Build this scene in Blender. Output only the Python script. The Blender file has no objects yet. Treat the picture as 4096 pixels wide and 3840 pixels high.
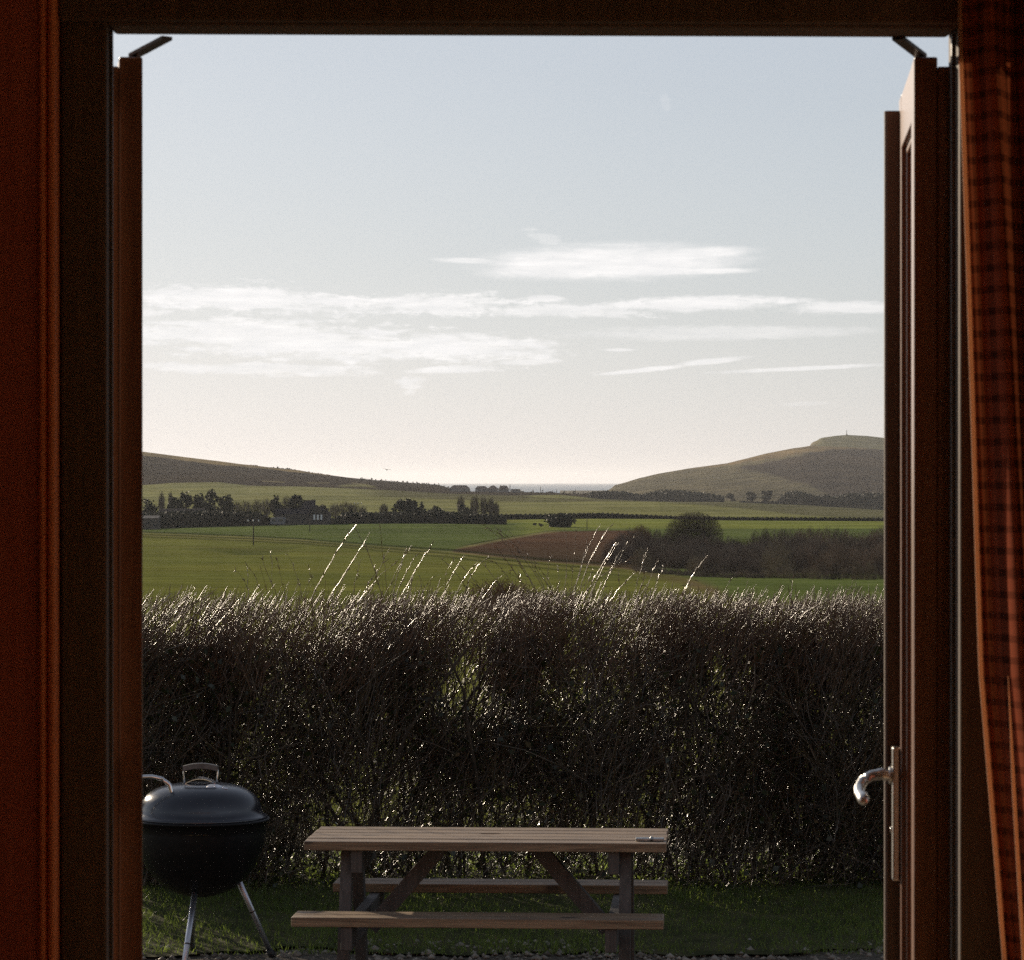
import bpy, math, random
import numpy as np
from mathutils import Matrix, Vector

# ------------------------------------------------------------------ camera, sky, sun, exposure
S = bpy.context.scene
C = S.collection
F, CX, HY, H = 3400.0, 512.0, 482.0, 2.15      # focal length in pixels, principal column, horizon row, eye height
SUN_AZ, SUN_EL = -30.0, 15.0                   # degrees: azimuth from +Y (negative = left), elevation
cam = bpy.data.cameras.new('camera')
camo = bpy.data.objects.new('camera', cam); C.objects.link(camo)
camo.location = (0, 0, H); camo.rotation_euler = (math.radians(90), 0, 0)
cam.sensor_width = 36.0; cam.lens = 36.0 * F / 1024.0
cam.shift_y = (HY - 480.0) / 1024.0
cam.clip_start = 0.05; cam.clip_end = 200000.0
cam.dof.use_dof = True; cam.dof.focus_distance = 40.0; cam.dof.aperture_fstop = 32.0
S.camera = camo
S.view_settings.view_transform = 'Standard'; S.view_settings.look = 'None'
S.view_settings.exposure = 0.28; S.view_settings.gamma = 1.0
S.view_settings.use_curve_mapping = False
S.cycles.use_denoising = False
S.cycles.max_bounces = 10; S.cycles.diffuse_bounces = 8; S.cycles.glossy_bounces = 4
S.cycles.transparent_max_bounces = 16; S.cycles.volume_bounces = 0
S.cycles.sample_clamp_indirect = 2.0; S.cycles.caustics_reflective = False; S.cycles.caustics_refractive = False; S.cycles.blur_glossy = 1.0
SUN_STRENGTH, SKY_STRENGTH = 5.0, 0.089

sd = (math.sin(math.radians(SUN_AZ)) * math.cos(math.radians(SUN_EL)),
      math.cos(math.radians(SUN_AZ)) * math.cos(math.radians(SUN_EL)), math.sin(math.radians(SUN_EL)))
sl = bpy.data.lights.new('sun', 'SUN'); sl.energy = SUN_STRENGTH; sl.angle = math.radians(0.5); sl.color = (1.0, 0.84, 0.64)
slo = bpy.data.objects.new('sun', sl); C.objects.link(slo)
slo.rotation_euler = Vector(sd).to_track_quat('Z', 'Y').to_euler()

W = bpy.data.worlds.new('World'); S.world = W; W.use_nodes = True
nt = W.node_tree; nt.nodes.clear()


class NG:
    """tiny node-graph helper"""
    def __init__(s, tree): s.t = tree
    def n(s, typ, **kw):
        o = s.t.nodes.new(typ)
        for k, v in kw.items(): setattr(o, k, v)
        return o
    def put(s, sock, v):
        if hasattr(v, 'is_output'): s.t.links.new(v, sock)
        elif v is not None: sock.default_value = v
    def m(s, op, a, b=None, c=None, clamp=False):
        o = s.n('ShaderNodeMath', operation=op); o.use_clamp = clamp
        s.put(o.inputs[0], a)
        if b is not None: s.put(o.inputs[1], b)
        if c is not None: s.put(o.inputs[2], c)
        return o.outputs[0]
    def ss(s, x, a, b, lo=0.0, hi=1.0):
        o = s.n('ShaderNodeMapRange', interpolation_type='SMOOTHSTEP')
        s.put(o.inputs[0], x); s.put(o.inputs[1], a); s.put(o.inputs[2], b); s.put(o.inputs[3], lo); s.put(o.inputs[4], hi)
        return o.outputs[0]
    def mix(s, f, a, b, blend='MIX'):
        o = s.n('ShaderNodeMix', data_type='RGBA', blend_type=blend)
        s.put(o.inputs[0], f); s.put(o.inputs[6], a); s.put(o.inputs[7], b)
        return o.outputs[2]
    def noise(s, vec, scale, detail=4.0, rough=0.55, dist=0.0):
        o = s.n('ShaderNodeTexNoise'); s.put(o.inputs['Vector'], vec)
        o.inputs['Scale'].default_value = scale; o.inputs['Detail'].default_value = detail
        o.inputs['Roughness'].default_value = rough; o.inputs['Distortion'].default_value = dist
        return o.outputs['Fac']
    def xyz(s, x, y, z):
        o = s.n('ShaderNodeCombineXYZ'); s.put(o.inputs[0], x); s.put(o.inputs[1], y); s.put(o.inputs[2], z)
        return o.outputs[0]


def build_world():
    g = NG(nt)
    tc = g.n('ShaderNodeTexCoord')
    sep = g.n('ShaderNodeSeparateXYZ'); nt.links.new(tc.outputs['Generated'], sep.inputs[0])
    x, y, z = sep.outputs
    U = g.m('MULTIPLY', g.m('ARCTAN2', x, y), F)          # compass bearing and elevation of the ray, as arc lengths
    V = g.m('MULTIPLY', g.m('ARCSINE', z), F)
    sky = g.n('ShaderNodeTexSky', sky_type='NISHITA')
    sky.sun_disc = False; sky.sun_elevation = math.radians(SUN_EL); sky.sun_rotation = math.radians(SUN_AZ)
    sky.altitude = 40; sky.air_density = 1.0; sky.dust_density = 0.6; sky.ozone_density = 2.0
    base = sky.outputs[0]
    hs = g.n('ShaderNodeHueSaturation'); hs.inputs['Saturation'].default_value = 0.33; g.put(hs.inputs['Color'], base)   # pale, milky air
    bw = g.n('ShaderNodeRGBToBW'); g.put(bw.inputs[0], hs.outputs[0])
    r_ = g.m('DIVIDE', bw.outputs[0], 8.9)                                   # soft shoulder on the glow round the sun
    f_ = g.m('DIVIDE', 1.0, g.m('SQRT', g.m('ADD', 1.0, g.m('MULTIPLY', r_, r_))))
    base = g.mix(1.0, hs.outputs[0], g.xyz(f_, f_, f_), 'MULTIPLY')
    base = g.mix(1.0, base, (0.945, 0.980, 1.072, 1), 'MULTIPLY')      # white balance of the sky
    # cloud banks: soft lens shapes in bearing / elevation, edges broken by noise
    n1 = g.noise(g.xyz(g.m('DIVIDE', U, 46), g.m('DIVIDE', V, 9), 0.0), 1.0, 7.0, 0.62, 0.6)
    n2 = g.noise(g.xyz(g.m('DIVIDE', U, 120), g.m('DIVIDE', V, 14), 3.0), 1.0, 5.0, 0.55, 0.3)
    n3 = g.noise(g.xyz(g.m('DIVIDE', U, 13), g.m('DIVIDE', V, 7), 7.0), 1.0, 5.0, 0.6, 0.4)
    nn = g.m('ADD', g.m('MULTIPLY', g.m('SUBTRACT', n1, 0.5), 1.0),
             g.m('ADD', g.m('MULTIPLY', g.m('SUBTRACT', n2, 0.5), 1.1), g.m('MULTIPLY', g.m('SUBTRACT', n3, 0.5), 0.75)))
    banks = [  # bearing, elevation, half width, half height, slope, raggedness, strength
        (612, 262, 165, 23, 0.02, 0.30, 1.0), (560, 268, 100, 14, 0.02, 0.35, 0.9), (700, 253, 75, 8, 0.02, 0.3, 0.9),
        (690, 272, 95, 4.5, 0.02, 0.4, 0.85), (470, 261, 45, 4, -0.03, 0.4, 0.7),
        (255, 301, 175, 17, -0.04, 1.5, 1.0), (430, 305, 130, 13, 0.0, 1.5, 0.95), (560, 311, 110, 9, -0.02, 1.2, 0.8),
        (700, 304, 120, 10, 0.02, 0.9, 0.95), (850, 309, 90, 8, 0.0, 1.0, 0.75), (545, 299, 30, 5, 0.0, 1.3, 0.8),
        (290, 341, 250, 26, -0.06, 1.4, 0.9), (470, 346, 130, 15, -0.05, 1.2, 0.9), (260, 369, 150, 8, 0.0, 1.3, 0.7),
        (455, 369, 60, 5, 0.02, 1.1, 0.8), (530, 362, 45, 4, 0.03, 1.1, 0.6),
        (720, 333, 200, 9, 0.01, 0.7, 0.45), (618, 350, 22, 2.2, 0, 0.6, 0.7),
        (645, 370, 55, 3, 0.10, 0.6, 0.85), (715, 361, 45, 4, 0.10, 0.5, 0.8), (800, 369, 105, 3, 0.045, 0.6, 0.75),
        (410, 386, 17, 11, 0.0, 1.5, 0.7), (545, 239, 26, 9, -0.3, 1.6, 0.35), (665, 104, 7, 12, -0.5, 1.2, 0.12),
        (60, 320, 160, 25, 0.0, 1.2, 0.8), (1050, 330, 170, 22, 0.0, 1.2, 0.7), (810, 404, 40, 3, 0.02, 1.2, 0.25)]
    tot = None
    for (px, py, a, b, sl_, rg, st) in banks:
        du = g.m('DIVIDE', g.m('SUBTRACT', U, px - CX), a)
        dv = g.m('DIVIDE', g.m('SUBTRACT', g.m('SUBTRACT', V, HY - py), g.m('MULTIPLY', du, sl_ * a)), b)
        r = g.m('SQRT', g.m('ADD', g.m('MULTIPLY', du, du), g.m('MULTIPLY', dv, dv)))
        d = g.m('ADD', g.m('SUBTRACT', 1.0, r), g.m('MULTIPLY', nn, rg))
        d = g.ss(d, 0.0, 0.62, 0.0, st)
        tot = d if tot is None else g.m('ADD', g.m('MAXIMUM', tot, d), g.m('MULTIPLY', g.m('MINIMUM', tot, d), 0.12), clamp=True)
    body = g.ss(g.noise(g.xyz(g.m('DIVIDE', U, 60), g.m('DIVIDE', V, 8), 11.0), 1.0, 5.0, 0.6), 0.3, 0.75, 0.0, 1.0)
    ccol = g.mix(body, (8.3, 8.25, 8.25, 1), (9.7, 9.5, 9.4, 1))
    wisp = g.ss(g.m('ADD', g.m('MULTIPLY', n2, 0.6), g.m('MULTIPLY', n1, 0.4)), 0.34, 0.58, 0.68, 1.0)
    col = g.mix(g.m('MULTIPLY', tot, g.m('MULTIPLY', wisp, 0.95)), base, ccol)
    bg = g.n('ShaderNodeBackground'); nt.links.new(col, bg.inputs[0]); bg.inputs[1].default_value = SKY_STRENGTH
    out = g.n('ShaderNodeOutputWorld'); nt.links.new(bg.outputs[0], out.inputs[0])


build_world()

rng = np.random.default_rng(7)
random.seed(7)


def at(px, py, d):
    return Vector(((px - CX) / F * d, d, H - (py - HY) / F * d))


# ------------------------------------------------------------------ materials
MATS = {}


def mat(name, c1, c2=None, scale=5.0, rough=0.6, spec=0.5, metal=0.0, bump=0.0, bscale=None, stretch=(1, 1, 1),
        trans=0.0, tcol=None, rough2=None, detail=5.0, lo=0.35, hi=0.65, attr=None, bdist=0.01):
    if name in MATS: return MATS[name]
    m = bpy.data.materials.new(name); m.use_nodes = True; t = m.node_tree; t.nodes.clear(); g = NG(t)
    tc = g.n('ShaderNodeTexCoord'); mp = g.n('ShaderNodeMapping'); t.links.new(tc.outputs['Object'], mp.inputs[0])
    mp.inputs['Scale'].default_value = stretch
    fac = g.ss(g.noise(mp.outputs[0], scale, detail), lo, hi)
    col = g.mix(fac, (*c1, 1), (*(c2 or c1), 1))
    if attr:
        a = g.n('ShaderNodeAttribute', attribute_name=attr)
        v = g.mix(fac, (*c1, 1), (*(c2 or c1), 1))
        col = g.mix(1.0, a.outputs['Color'], v, 'MULTIPLY')
        big = g.ss(g.noise(mp.outputs[0], scale * 0.07, 9, 0.7), 0.3, 0.7)
        col = g.mix(1.0, col, g.mix(big, (0.80, 0.84, 0.86, 1), (1.18, 1.14, 1.10, 1)), 'MULTIPLY')
    p = g.n('ShaderNodeBsdfPrincipled'); g.put(p.inputs['Base Color'], col)
    g.put(p.inputs['Roughness'], g.ss(fac, 0, 1, rough, rough2) if rough2 else rough)
    p.inputs['Metallic'].default_value = metal; p.inputs['Specular IOR Level'].default_value = spec
    if bump:
        b = g.n('ShaderNodeBump'); b.inputs['Strength'].default_value = bump; b.inputs['Distance'].default_value = bdist
        g.put(b.inputs['Height'], g.noise(mp.outputs[0], bscale or scale * 3, 6.0)); t.links.new(b.outputs[0], p.inputs['Normal'])
    sh = p.outputs[0]
    if trans:
        tr = g.n('ShaderNodeBsdfTranslucent'); g.put(tr.inputs[0], (*tcol, 1) if tcol else col)
        mx = g.n('ShaderNodeMixShader'); mx.inputs[0].default_value = trans
        t.links.new(sh, mx.inputs[1]); t.links.new(tr.outputs[0], mx.inputs[2]); sh = mx.outputs[0]
    o = g.n('ShaderNodeOutputMaterial'); t.links.new(sh, o.inputs[0])
    MATS[name] = m
    return m


def wood(name, c1, c2, knot=None, rough=0.45, axis='Z', ring=26.0, bump=0.15, spec=0.5, knots=2.2):
    """long-grained wood with optional dark knots"""
    if name in MATS: return MATS[name]
    m = bpy.data.materials.new(name); m.use_nodes = True; t = m.node_tree; t.nodes.clear(); g = NG(t)
    tc = g.n('ShaderNodeTexCoord'); mp = g.n('ShaderNodeMapping'); t.links.new(tc.outputs['Object'], mp.inputs[0])
    s = [ring, ring, ring]; s['XYZ'.index(axis)] = ring * 0.045
    mp.inputs['Scale'].default_value = s
    grain = g.noise(mp.outputs[0], 1.0, 6.0, 0.6, 0.8)
    fine = g.noise(mp.outputs[0], 5.0, 4.0, 0.6)
    fac = g.ss(g.m('ADD', g.m('MULTIPLY', grain, 0.7), g.m('MULTIPLY', fine, 0.3)), 0.36, 0.64)
    col = g.mix(fac, (*c1, 1), (*c2, 1))
    if knot:
        vo = g.n('ShaderNodeTexVoronoi'); mp2 = g.n('ShaderNodeMapping'); t.links.new(tc.outputs['Object'], mp2.inputs[0])
        ks = [knots * 2.0] * 3; ks['XYZ'.index(axis)] = knots
        mp2.inputs['Scale'].default_value = ks; t.links.new(mp2.outputs[0], vo.inputs['Vector']); vo.inputs['Scale'].default_value = 1.0
        kf = g.ss(vo.outputs['Distance'], 0.06, 0.17, 1.0, 0.0)
        col = g.mix(kf, col, (*knot, 1))
    p = g.n('ShaderNodeBsdfPrincipled'); g.put(p.inputs['Base Color'], col)
    p.inputs['Roughness'].default_value = rough; p.inputs['Specular IOR Level'].default_value = spec
    b = g.n('ShaderNodeBump'); b.inputs['Strength'].default_value = bump; b.inputs['Distance'].default_value = 0.002
    g.put(b.inputs['Height'], g.m('ADD', grain, fine)); t.links.new(b.outputs[0], p.inputs['Normal'])
    o = g.n('ShaderNodeOutputMaterial'); t.links.new(p.outputs[0], o.inputs[0])
    MATS[name] = m
    return m


# ------------------------------------------------------------------ object helpers
def link(name, me, parent=None, m=None):
    o = bpy.data.objects.new(name, me); C.objects.link(o)
    if parent is not None:
        o.parent = parent
    if m is not None: me.materials.append(m)
    return o


def tag(o, label=None, cat=None, group=None, kind=None):
    if label: o['label'] = label
    if cat: o['category'] = cat
    if group: o['group'] = group
    if kind: o['kind'] = kind
    return o


def empty(name, loc=(0, 0, 0), label=None, cat=None, group=None):
    o = bpy.data.objects.new(name, None); C.objects.link(o); o.location = loc; o.empty_display_size = 0.1
    return tag(o, label, cat, group)


def mesh_np(name, V, Fc, smooth=False):
    V = np.asarray(V, dtype=np.float32).reshape(-1, 3); Fc = np.asarray(Fc, dtype=np.int32)
    me = bpy.data.meshes.new(name); k = Fc.shape[1]
    me.vertices.add(len(V)); me.vertices.foreach_set('co', V.ravel())
    me.loops.add(Fc.size); me.loops.foreach_set('vertex_index', Fc.ravel())
    me.polygons.add(len(Fc)); me.polygons.foreach_set('loop_start', np.arange(0, Fc.size, k, dtype=np.int32))
    try: me.polygons.foreach_set('loop_total', np.full(len(Fc), k, dtype=np.int32))
    except Exception: pass
    if smooth: me.polygons.foreach_set('use_smooth', np.ones(len(Fc), dtype=bool))
    me.update(calc_edges=True)
    return me


def tubes(P, R, sides=3):
    """P (N,K,3) paths, R (N,K) radii -> verts, quad faces"""
    P = np.asarray(P, float); R = np.asarray(R, float); N, K, _ = P.shape
    T = np.gradient(P, axis=1); T /= np.linalg.norm(T, axis=2, keepdims=True) + 1e-9
    ref = np.zeros_like(T); ref[..., 0] = 1.0
    bad = np.abs(T[..., 0]) > 0.8; ref[bad] = (0, 1, 0)
    A = np.cross(T, ref); A /= np.linalg.norm(A, axis=2, keepdims=True) + 1e-9
    B = np.cross(T, A)
    ang = np.arange(sides) * 2 * math.pi / sides
    V = P[:, :, None, :] + R[:, :, None, None] * (A[:, :, None, :] * np.cos(ang)[None, None, :, None] + B[:, :, None, :] * np.sin(ang)[None, None, :, None])
    idx = np.arange(N * K * sides).reshape(N, K, sides)
    nx = np.roll(idx, -1, axis=2)
    Fq = np.stack([idx[:, :-1], nx[:, :-1], nx[:, 1:], idx[:, 1:]], axis=-1).reshape(-1, 4)
    return V.reshape(-1, 3), Fq


def quads(P, size, aspect=1.0, up=None):
    """random oriented quads at P (N,3), size (N,)"""
    P = np.asarray(P, float); N = len(P)
    a = rng.normal(size=(N, 3)); a /= np.linalg.norm(a, axis=1, keepdims=True)
    if up is not None: a = a + np.asarray(up); a /= np.linalg.norm(a, axis=1, keepdims=True)
    b = np.cross(a, rng.normal(size=(N, 3))); b /= np.linalg.norm(b, axis=1, keepdims=True) + 1e-9
    s = np.asarray(size, float).reshape(-1, 1) * 0.5
    a = a * s * aspect; b = b * s
    V = np.stack([P - a, P + b * 0.9 + a * 0.1, P + a, P - b * 0.9 + a * 0.1], axis=1).reshape(-1, 3)
    return V, np.arange(4 * N).reshape(N, 4)


class MB:
    def __init__(s): s.v = []; s.f = []; s.sm = []
    def add(s, vs, fs, M=None, smooth=False):
        o = len(s.v)
        for v in vs:
            v = Vector(v); s.v.append(tuple(M @ v) if M is not None else tuple(v))
        for f in fs: s.f.append([i + o for i in f]); s.sm.append(smooth)
        return s
    def box(s, x0, x1, y0, y1, z0, z1, M=None, bev=0.0):
        if bev <= 0:
            vs = [(x, y, z) for x in (x0, x1) for y in (y0, y1) for z in (z0, z1)]
            fs = [(0, 1, 3, 2), (4, 6, 7, 5), (0, 4, 5, 1), (2, 3, 7, 6), (0, 2, 6, 4), (1, 5, 7, 3)]
            return s.add(vs, fs, M)
        import bmesh
        bm = bmesh.new(); bmesh.ops.create_cube(bm, size=1.0)
        for v in bm.verts:
            v.co = ((x0 + x1) / 2 + v.co.x * (x1 - x0), (y0 + y1) / 2 + v.co.y * (y1 - y0), (z0 + z1) / 2 + v.co.z * (z1 - z0))
        bmesh.ops.bevel(bm, geom=bm.edges[:], offset=bev, segments=2, affect='EDGES', profile=0.5)
        bm.verts.index_update()
        s.add([v.co.copy() for v in bm.verts], [[v.index for v in f.verts] for f in bm.faces], M); bm.free()
        return s
    def prism(s, poly, z0, z1, M=None):
        """poly in xy, extruded in z"""
        n = len(poly)
        vs = [(p[0], p[1], z0) for p in poly] + [(p[0], p[1], z1) for p in poly]
        fs = [list(range(n))[::-1], list(range(n, 2 * n))] + [(i, (i + 1) % n, n + (i + 1) % n, n + i) for i in range(n)]
        return s.add(vs, fs, M)
    def lathe(s, prof, seg=40, M=None):
        vs = []; fs = []
        for (r, z) in prof:
            for k in range(seg):
                a = 2 * math.pi * k / seg; vs.append((r * math.cos(a), r * math.sin(a), z))
        for i in range(len(prof) - 1):
            for k in range(seg):
                k2 = (k + 1) % seg
                fs.append((i * seg + k, i * seg + k2, (i + 1) * seg + k2, (i + 1) * seg + k))
        return s.add(vs, fs, M, True)
    def tube(s, pts, rad, sides=10, flat=1.0, cap=True, M=None):
        P = np.array([[tuple(p) for p in pts]]); R = np.array([[rad] * len(pts)]) if np.isscalar(rad) else np.array([rad])
        V, Fq = tubes(P, R, sides); fs = Fq.tolist(); n = len(pts)
        if cap: fs += [list(range(sides))[::-1], list(range((n - 1) * sides, n * sides))]
        return s.add(V.tolist(), fs, M, True)
    def build(s, name, m=None, parent=None):
        me = bpy.data.meshes.new(name); me.from_pydata(s.v, [], s.f)
        me.polygons.foreach_set('use_smooth', np.array(s.sm, dtype=bool)); me.update()
        return link(name, me, parent, m)


def smooth_angle(o, deg=35):
    me = o.data
    me.polygons.foreach_set('use_smooth', np.ones(len(me.polygons), dtype=bool))
    try: me.set_sharp_from_angle(angle=math.radians(deg))
    except Exception: pass


# ------------------------------------------------------------------ ground
def interp(px, pts):
    xs = [p[0] for p in pts]; ys = [p[1] for p in pts]
    return np.interp(px, xs, ys)


def zrow(z, d): return HY + (H - z) * F / d


STN = [  # depth in metres, image row of the ground there as a function of bearing column
    (17.3, [(0, zrow(0.17, 17.3))]), (25, [(0, zrow(0.10, 25))]), (40, [(0, zrow(-0.5, 40))]), (80, [(0, zrow(-1.7, 80))]),
    (130, [(0, zrow(-3.0, 130))]), (190, [(0, 592)]), (350, [(0, 577)]), (460, [(0, 567)]), (620, [(0, 553)]),
    (780, [(144, 541), (600, 541), (886, 540)]), (900, [(0, 534)]),
    (1000, [(144, 530), (220, 527.3), (300, 525.2), (395, 524.3), (450, 524.3), (512, 525), (560, 526), (886, 527)]),
    (1150, [(144, 525), (220, 522.5), (300, 521), (395, 520.5), (450, 521.5), (512, 522), (560, 521), (660, 520.5), (730, 521.7), (886, 522.7)]),
    (1250, [(144, 521), (220, 518), (395, 517), (512, 516), (600, 515), (660, 516.5), (730, 518.3), (886, 519.3)]),
    (1550, [(144, 510), (395, 508.5), (512, 509.5), (600, 508.5), (660, 509), (730, 513.2), (810, 517.6), (886, 518.9)]),
    (1900, [(144, 500), (300, 499), (450, 499.5), (512, 501.5), (560, 502), (600, 501.4), (660, 502), (690, 504.3), (730, 508.4), (810, 515.8), (886, 518.3)]),
    (2600, [(144, 485), (172, 482.7), (220, 482), (249, 485.5), (300, 486.3), (395, 490.3), (450, 493.8), (512, 495.5), (560, 494.7), (600, 499), (660, 501.7), (730, 502.3), (810, 505.5), (886, 510.3)]),
    (3000, [(144, 480), (300, 484), (395, 489), (450, 491), (512, 491.3), (540, 492.2), (600, 494), (640, 500), (730, 501), (886, 507)]),
    (3700, [(0, zrow(-19.6, 3700))]),
]
_sd = [s[0] for s in STN]


def row_at(px, d):
    """image row of the ground at column px, depth d (px, d arrays)"""
    px = np.atleast_1d(np.asarray(px, float)); d = np.broadcast_to(np.asarray(d, float), px.shape)
    zs = np.stack([H - (interp(px, s[1]) - HY) / F * s[0] for s in STN])
    out = np.empty_like(px); ld = np.log(np.array(_sd)); l = np.log(np.clip(d, _sd[0], 3000))
    for i in range(len(px)): out[i] = np.interp(l[i], ld, zs[:, i])
    return HY + (H - out) * F / d


def ground(px, d):
    return float((H - (row_at([px], d)[0] - HY) / F * d))


def put(px, d):
    return Vector(((px - CX) / F * d, d, ground(px, d)))


def polar_grid(name, pxs, ds, zfun, colfun, m):
    PX, D = np.meshgrid(pxs, ds)
    Z = zfun(PX, D)
    X = (PX - CX) / F * D
    V = np.stack([X, D, Z], -1).reshape(-1, 3); nc = len(pxs); nr = len(ds)
    i = np.arange(nr * nc).reshape(nr, nc)
    Fq = np.stack([i[:-1, :-1], i[:-1, 1:], i[1:, 1:], i[1:, :-1]], -1).reshape(-1, 4)
    me = mesh_np(name, V, Fq, True)
    ca = me.color_attributes.new('albedo', 'FLOAT_COLOR', 'POINT')
    col = np.ones((len(V), 4), np.float32); col[:, :3] = colfun(PX.ravel(), D.ravel(), (HY + (H - Z) * F / D).ravel())
    ca.data.foreach_set('color', col.ravel())
    return link(name, me, None, m)


def sm(x, a, b):
    t = np.clip((x - a) / (b - a), 0, 1); return t * t * (3 - 2 * t)


def lerp3(a, b, t): return a * (1 - t[:, None]) + np.asarray(b)[None, :] * t[:, None]


def wob(px, d, s=1.0, seed=0.0):
    return (np.sin(px * 0.11 * s + seed) + np.sin(px * 0.043 * s + d * 0.01 + seed * 2.1) + 0.6 * np.sin(px * 0.31 * s + seed * 3.3)) / 2.6


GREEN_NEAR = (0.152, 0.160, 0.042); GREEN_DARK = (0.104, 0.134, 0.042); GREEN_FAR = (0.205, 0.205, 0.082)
OLIVE = (0.115, 0.112, 0.052); EARTH = (0.100, 0.058, 0.037); STRAW = (0.21, 0.18, 0.085); SCRUB = (0.034, 0.026, 0.017)

TRACK = [(100, 532), (144, 533.8), (220, 536.6), (300, 540.6), (370, 546.3), (450, 552.7), (488, 557), (536, 562), (600, 567), (646, 572), (680, 576.5), (700, 583), (712, 590), (730, 602)]
EDGE = [(440, 551), (454, 548.5), (500, 539.6), (545, 531.8), (561, 530.4), (620, 529.4), (700, 529.4)]


def fieldcol(px, d, row):
    n = len(px); c = np.tile(np.array(GREEN_NEAR), (n, 1))
    tr = interp(px, TRACK); ed = interp(px, EDGE)
    w = wob(px, d)
    above = sm(tr - row, 0.0, 1.2)
    c = lerp3(c, GREEN_DARK, above * sm(row, 522, 523))
    # earth field: below EDGE, above the track
    br = sm(row - ed, 0.6, 1.4) * above * sm(px, 450, 456) * (1 - sm(px, 628, 650))
    above = above * (1 - sm(px, 628, 650) * sm(row, 530, 540))
    c = lerp3(c, EARTH, br)
    c = lerp3(c, (0.06, 0.045, 0.03), br * sm(row, 541, 556) * 0.8)
    c = lerp3(c, STRAW, np.exp(-((row - ed - 0.5) / 1.2) ** 2) * sm(px, 450, 470) * (1 - sm(px, 545, 575)) * 0.8)
    c = lerp3(c, (0.025, 0.03, 0.012), np.exp(-((row - ed + 0.9) / 0.5) ** 2) * sm(px, 450, 470) * (1 - sm(px, 545, 570)) * 0.85)
    # bright strip behind the earth field, in front of the field hedge
    c = lerp3(c, (0.20, 0.225, 0.055), sm(px, 500, 545) * sm(ed - row, 0.2, 1.5) * sm(row, 519, 520))
    # track: pale wheel lines between dark verges
    for off, wd, cc, k in ((-1.9, 0.62, (0.02, 0.024, 0.01), 0.9), (-0.6, 0.45, STRAW, 0.7), (0.7, 0.55, (0.02, 0.022, 0.01), 0.85), (1.8, 0.45, STRAW, 0.45), (3.0, 0.55, (0.03, 0.034, 0.012), 0.7)):
        spread = 1 + sm(px, 300, 600) * 1.0
        c = lerp3(c, cc, np.exp(-((row - tr - off * spread + 0.15 * w) / (1.15 * wd * spread ** 0.5)) ** 2) * k * (0.85 + 0.15 * w) * (1 - sm(px, 600, 660)))
    # pale rise and the hollow in the near field
    c = lerp3(c, (0.15, 0.14, 0.045), np.exp(-((row - interp(px, [(144, 546), (220, 547.5), (300, 551.8), (400, 557)])) / 0.7) ** 2) * 0.5 * (1 - sm(px, 330, 400)))
    # brown scrubby bank at the right end of the track
    bk = np.exp(-((row - interp(px, [(600, 566), (646, 573.5), (680, 580), (712, 590), (740, 604)])) / (3.0 + 2.5 * sm(px, 640, 690))) ** 2) * sm(px, 610, 660) * (1 - sm(px, 715, 745))
    c = lerp3(c, (0.13, 0.10, 0.055), bk * (0.65 + 0.3 * w))
    # far fields
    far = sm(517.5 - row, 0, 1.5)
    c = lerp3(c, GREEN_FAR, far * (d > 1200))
    ln = interp(px, [(144, 497), (360, 496.3), (440, 499.2), (496, 501.6), (549, 502), (600, 501.4), (662, 502), (727, 507.2), (810, 516), (886, 518.6)])
    up = sm(ln - row, 0.0, 0.5) * sm(px, 340, 400)
    c = lerp3(c, OLIVE, up)
    c = lerp3(c, (0.16, 0.16, 0.06), np.exp(-((row - ln - 0.3) / 0.5) ** 2) * sm(px, 360, 420) * 0.6)
    c = lerp3(c, GREEN_FAR, sm(px, 522, 536) * (1 - sm(px, 585, 600)) * sm(row, 493.8, 494.6) * (1 - sm(row, 499, 500.4)) * (d > 2000))
    c = lerp3(c, SCRUB, np.exp(-((row - interp(px, [(520, 497), (545, 498.5), (560, 499), (590, 500)])) / 0.5) ** 2) * sm(px, 515, 525) * (1 - sm(px, 590, 600)) * 0.8)
    c = lerp3(c, SCRUB, sm(d, 2560, 2640) * (1 - sm(px, 600, 640)))
    band = 1 + 0.10 * np.sin(row * 1.9 + px * 0.012) * (row < 530) + 0.05 * np.sin(row * 0.8 - px * 0.03) + 0.05 * np.sin(row * 2.3 + px * 0.02 + 2 * np.sin(px * 0.013)) + 0.06 * np.sin(row * 0.37 + px * 0.007)
    c = c * (band * (1 + 0.06 * w))[:, None]
    return c


M_FIELD = mat('field_turf', (0.86, 0.86, 0.86), (1.12, 1.12, 1.08), 0.22, rough=1.0, spec=0.0, attr='albedo', bump=0.5, bscale=2.0, bdist=0.25, detail=8)
M_HILL = mat('down_turf', (0.7, 0.7, 0.72), (1.25, 1.22, 1.15), 0.018, rough=1.0, spec=0.0, attr='albedo', bump=0.6, bscale=0.12, bdist=4.0, detail=9)

cols_in = np.arange(120, 912, 1.5)
cols = np.concatenate([np.linspace(-1500, 118, 40), cols_in, np.linspace(914, 2600, 40)])
rowsd = np.unique(np.concatenate([np.geomspace(17.3, 190, 50), np.geomspace(190, 900, 260), np.geomspace(900, 1300, 110), np.geomspace(1300, 3000, 150), np.linspace(3030, 3700, 14)]))


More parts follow.
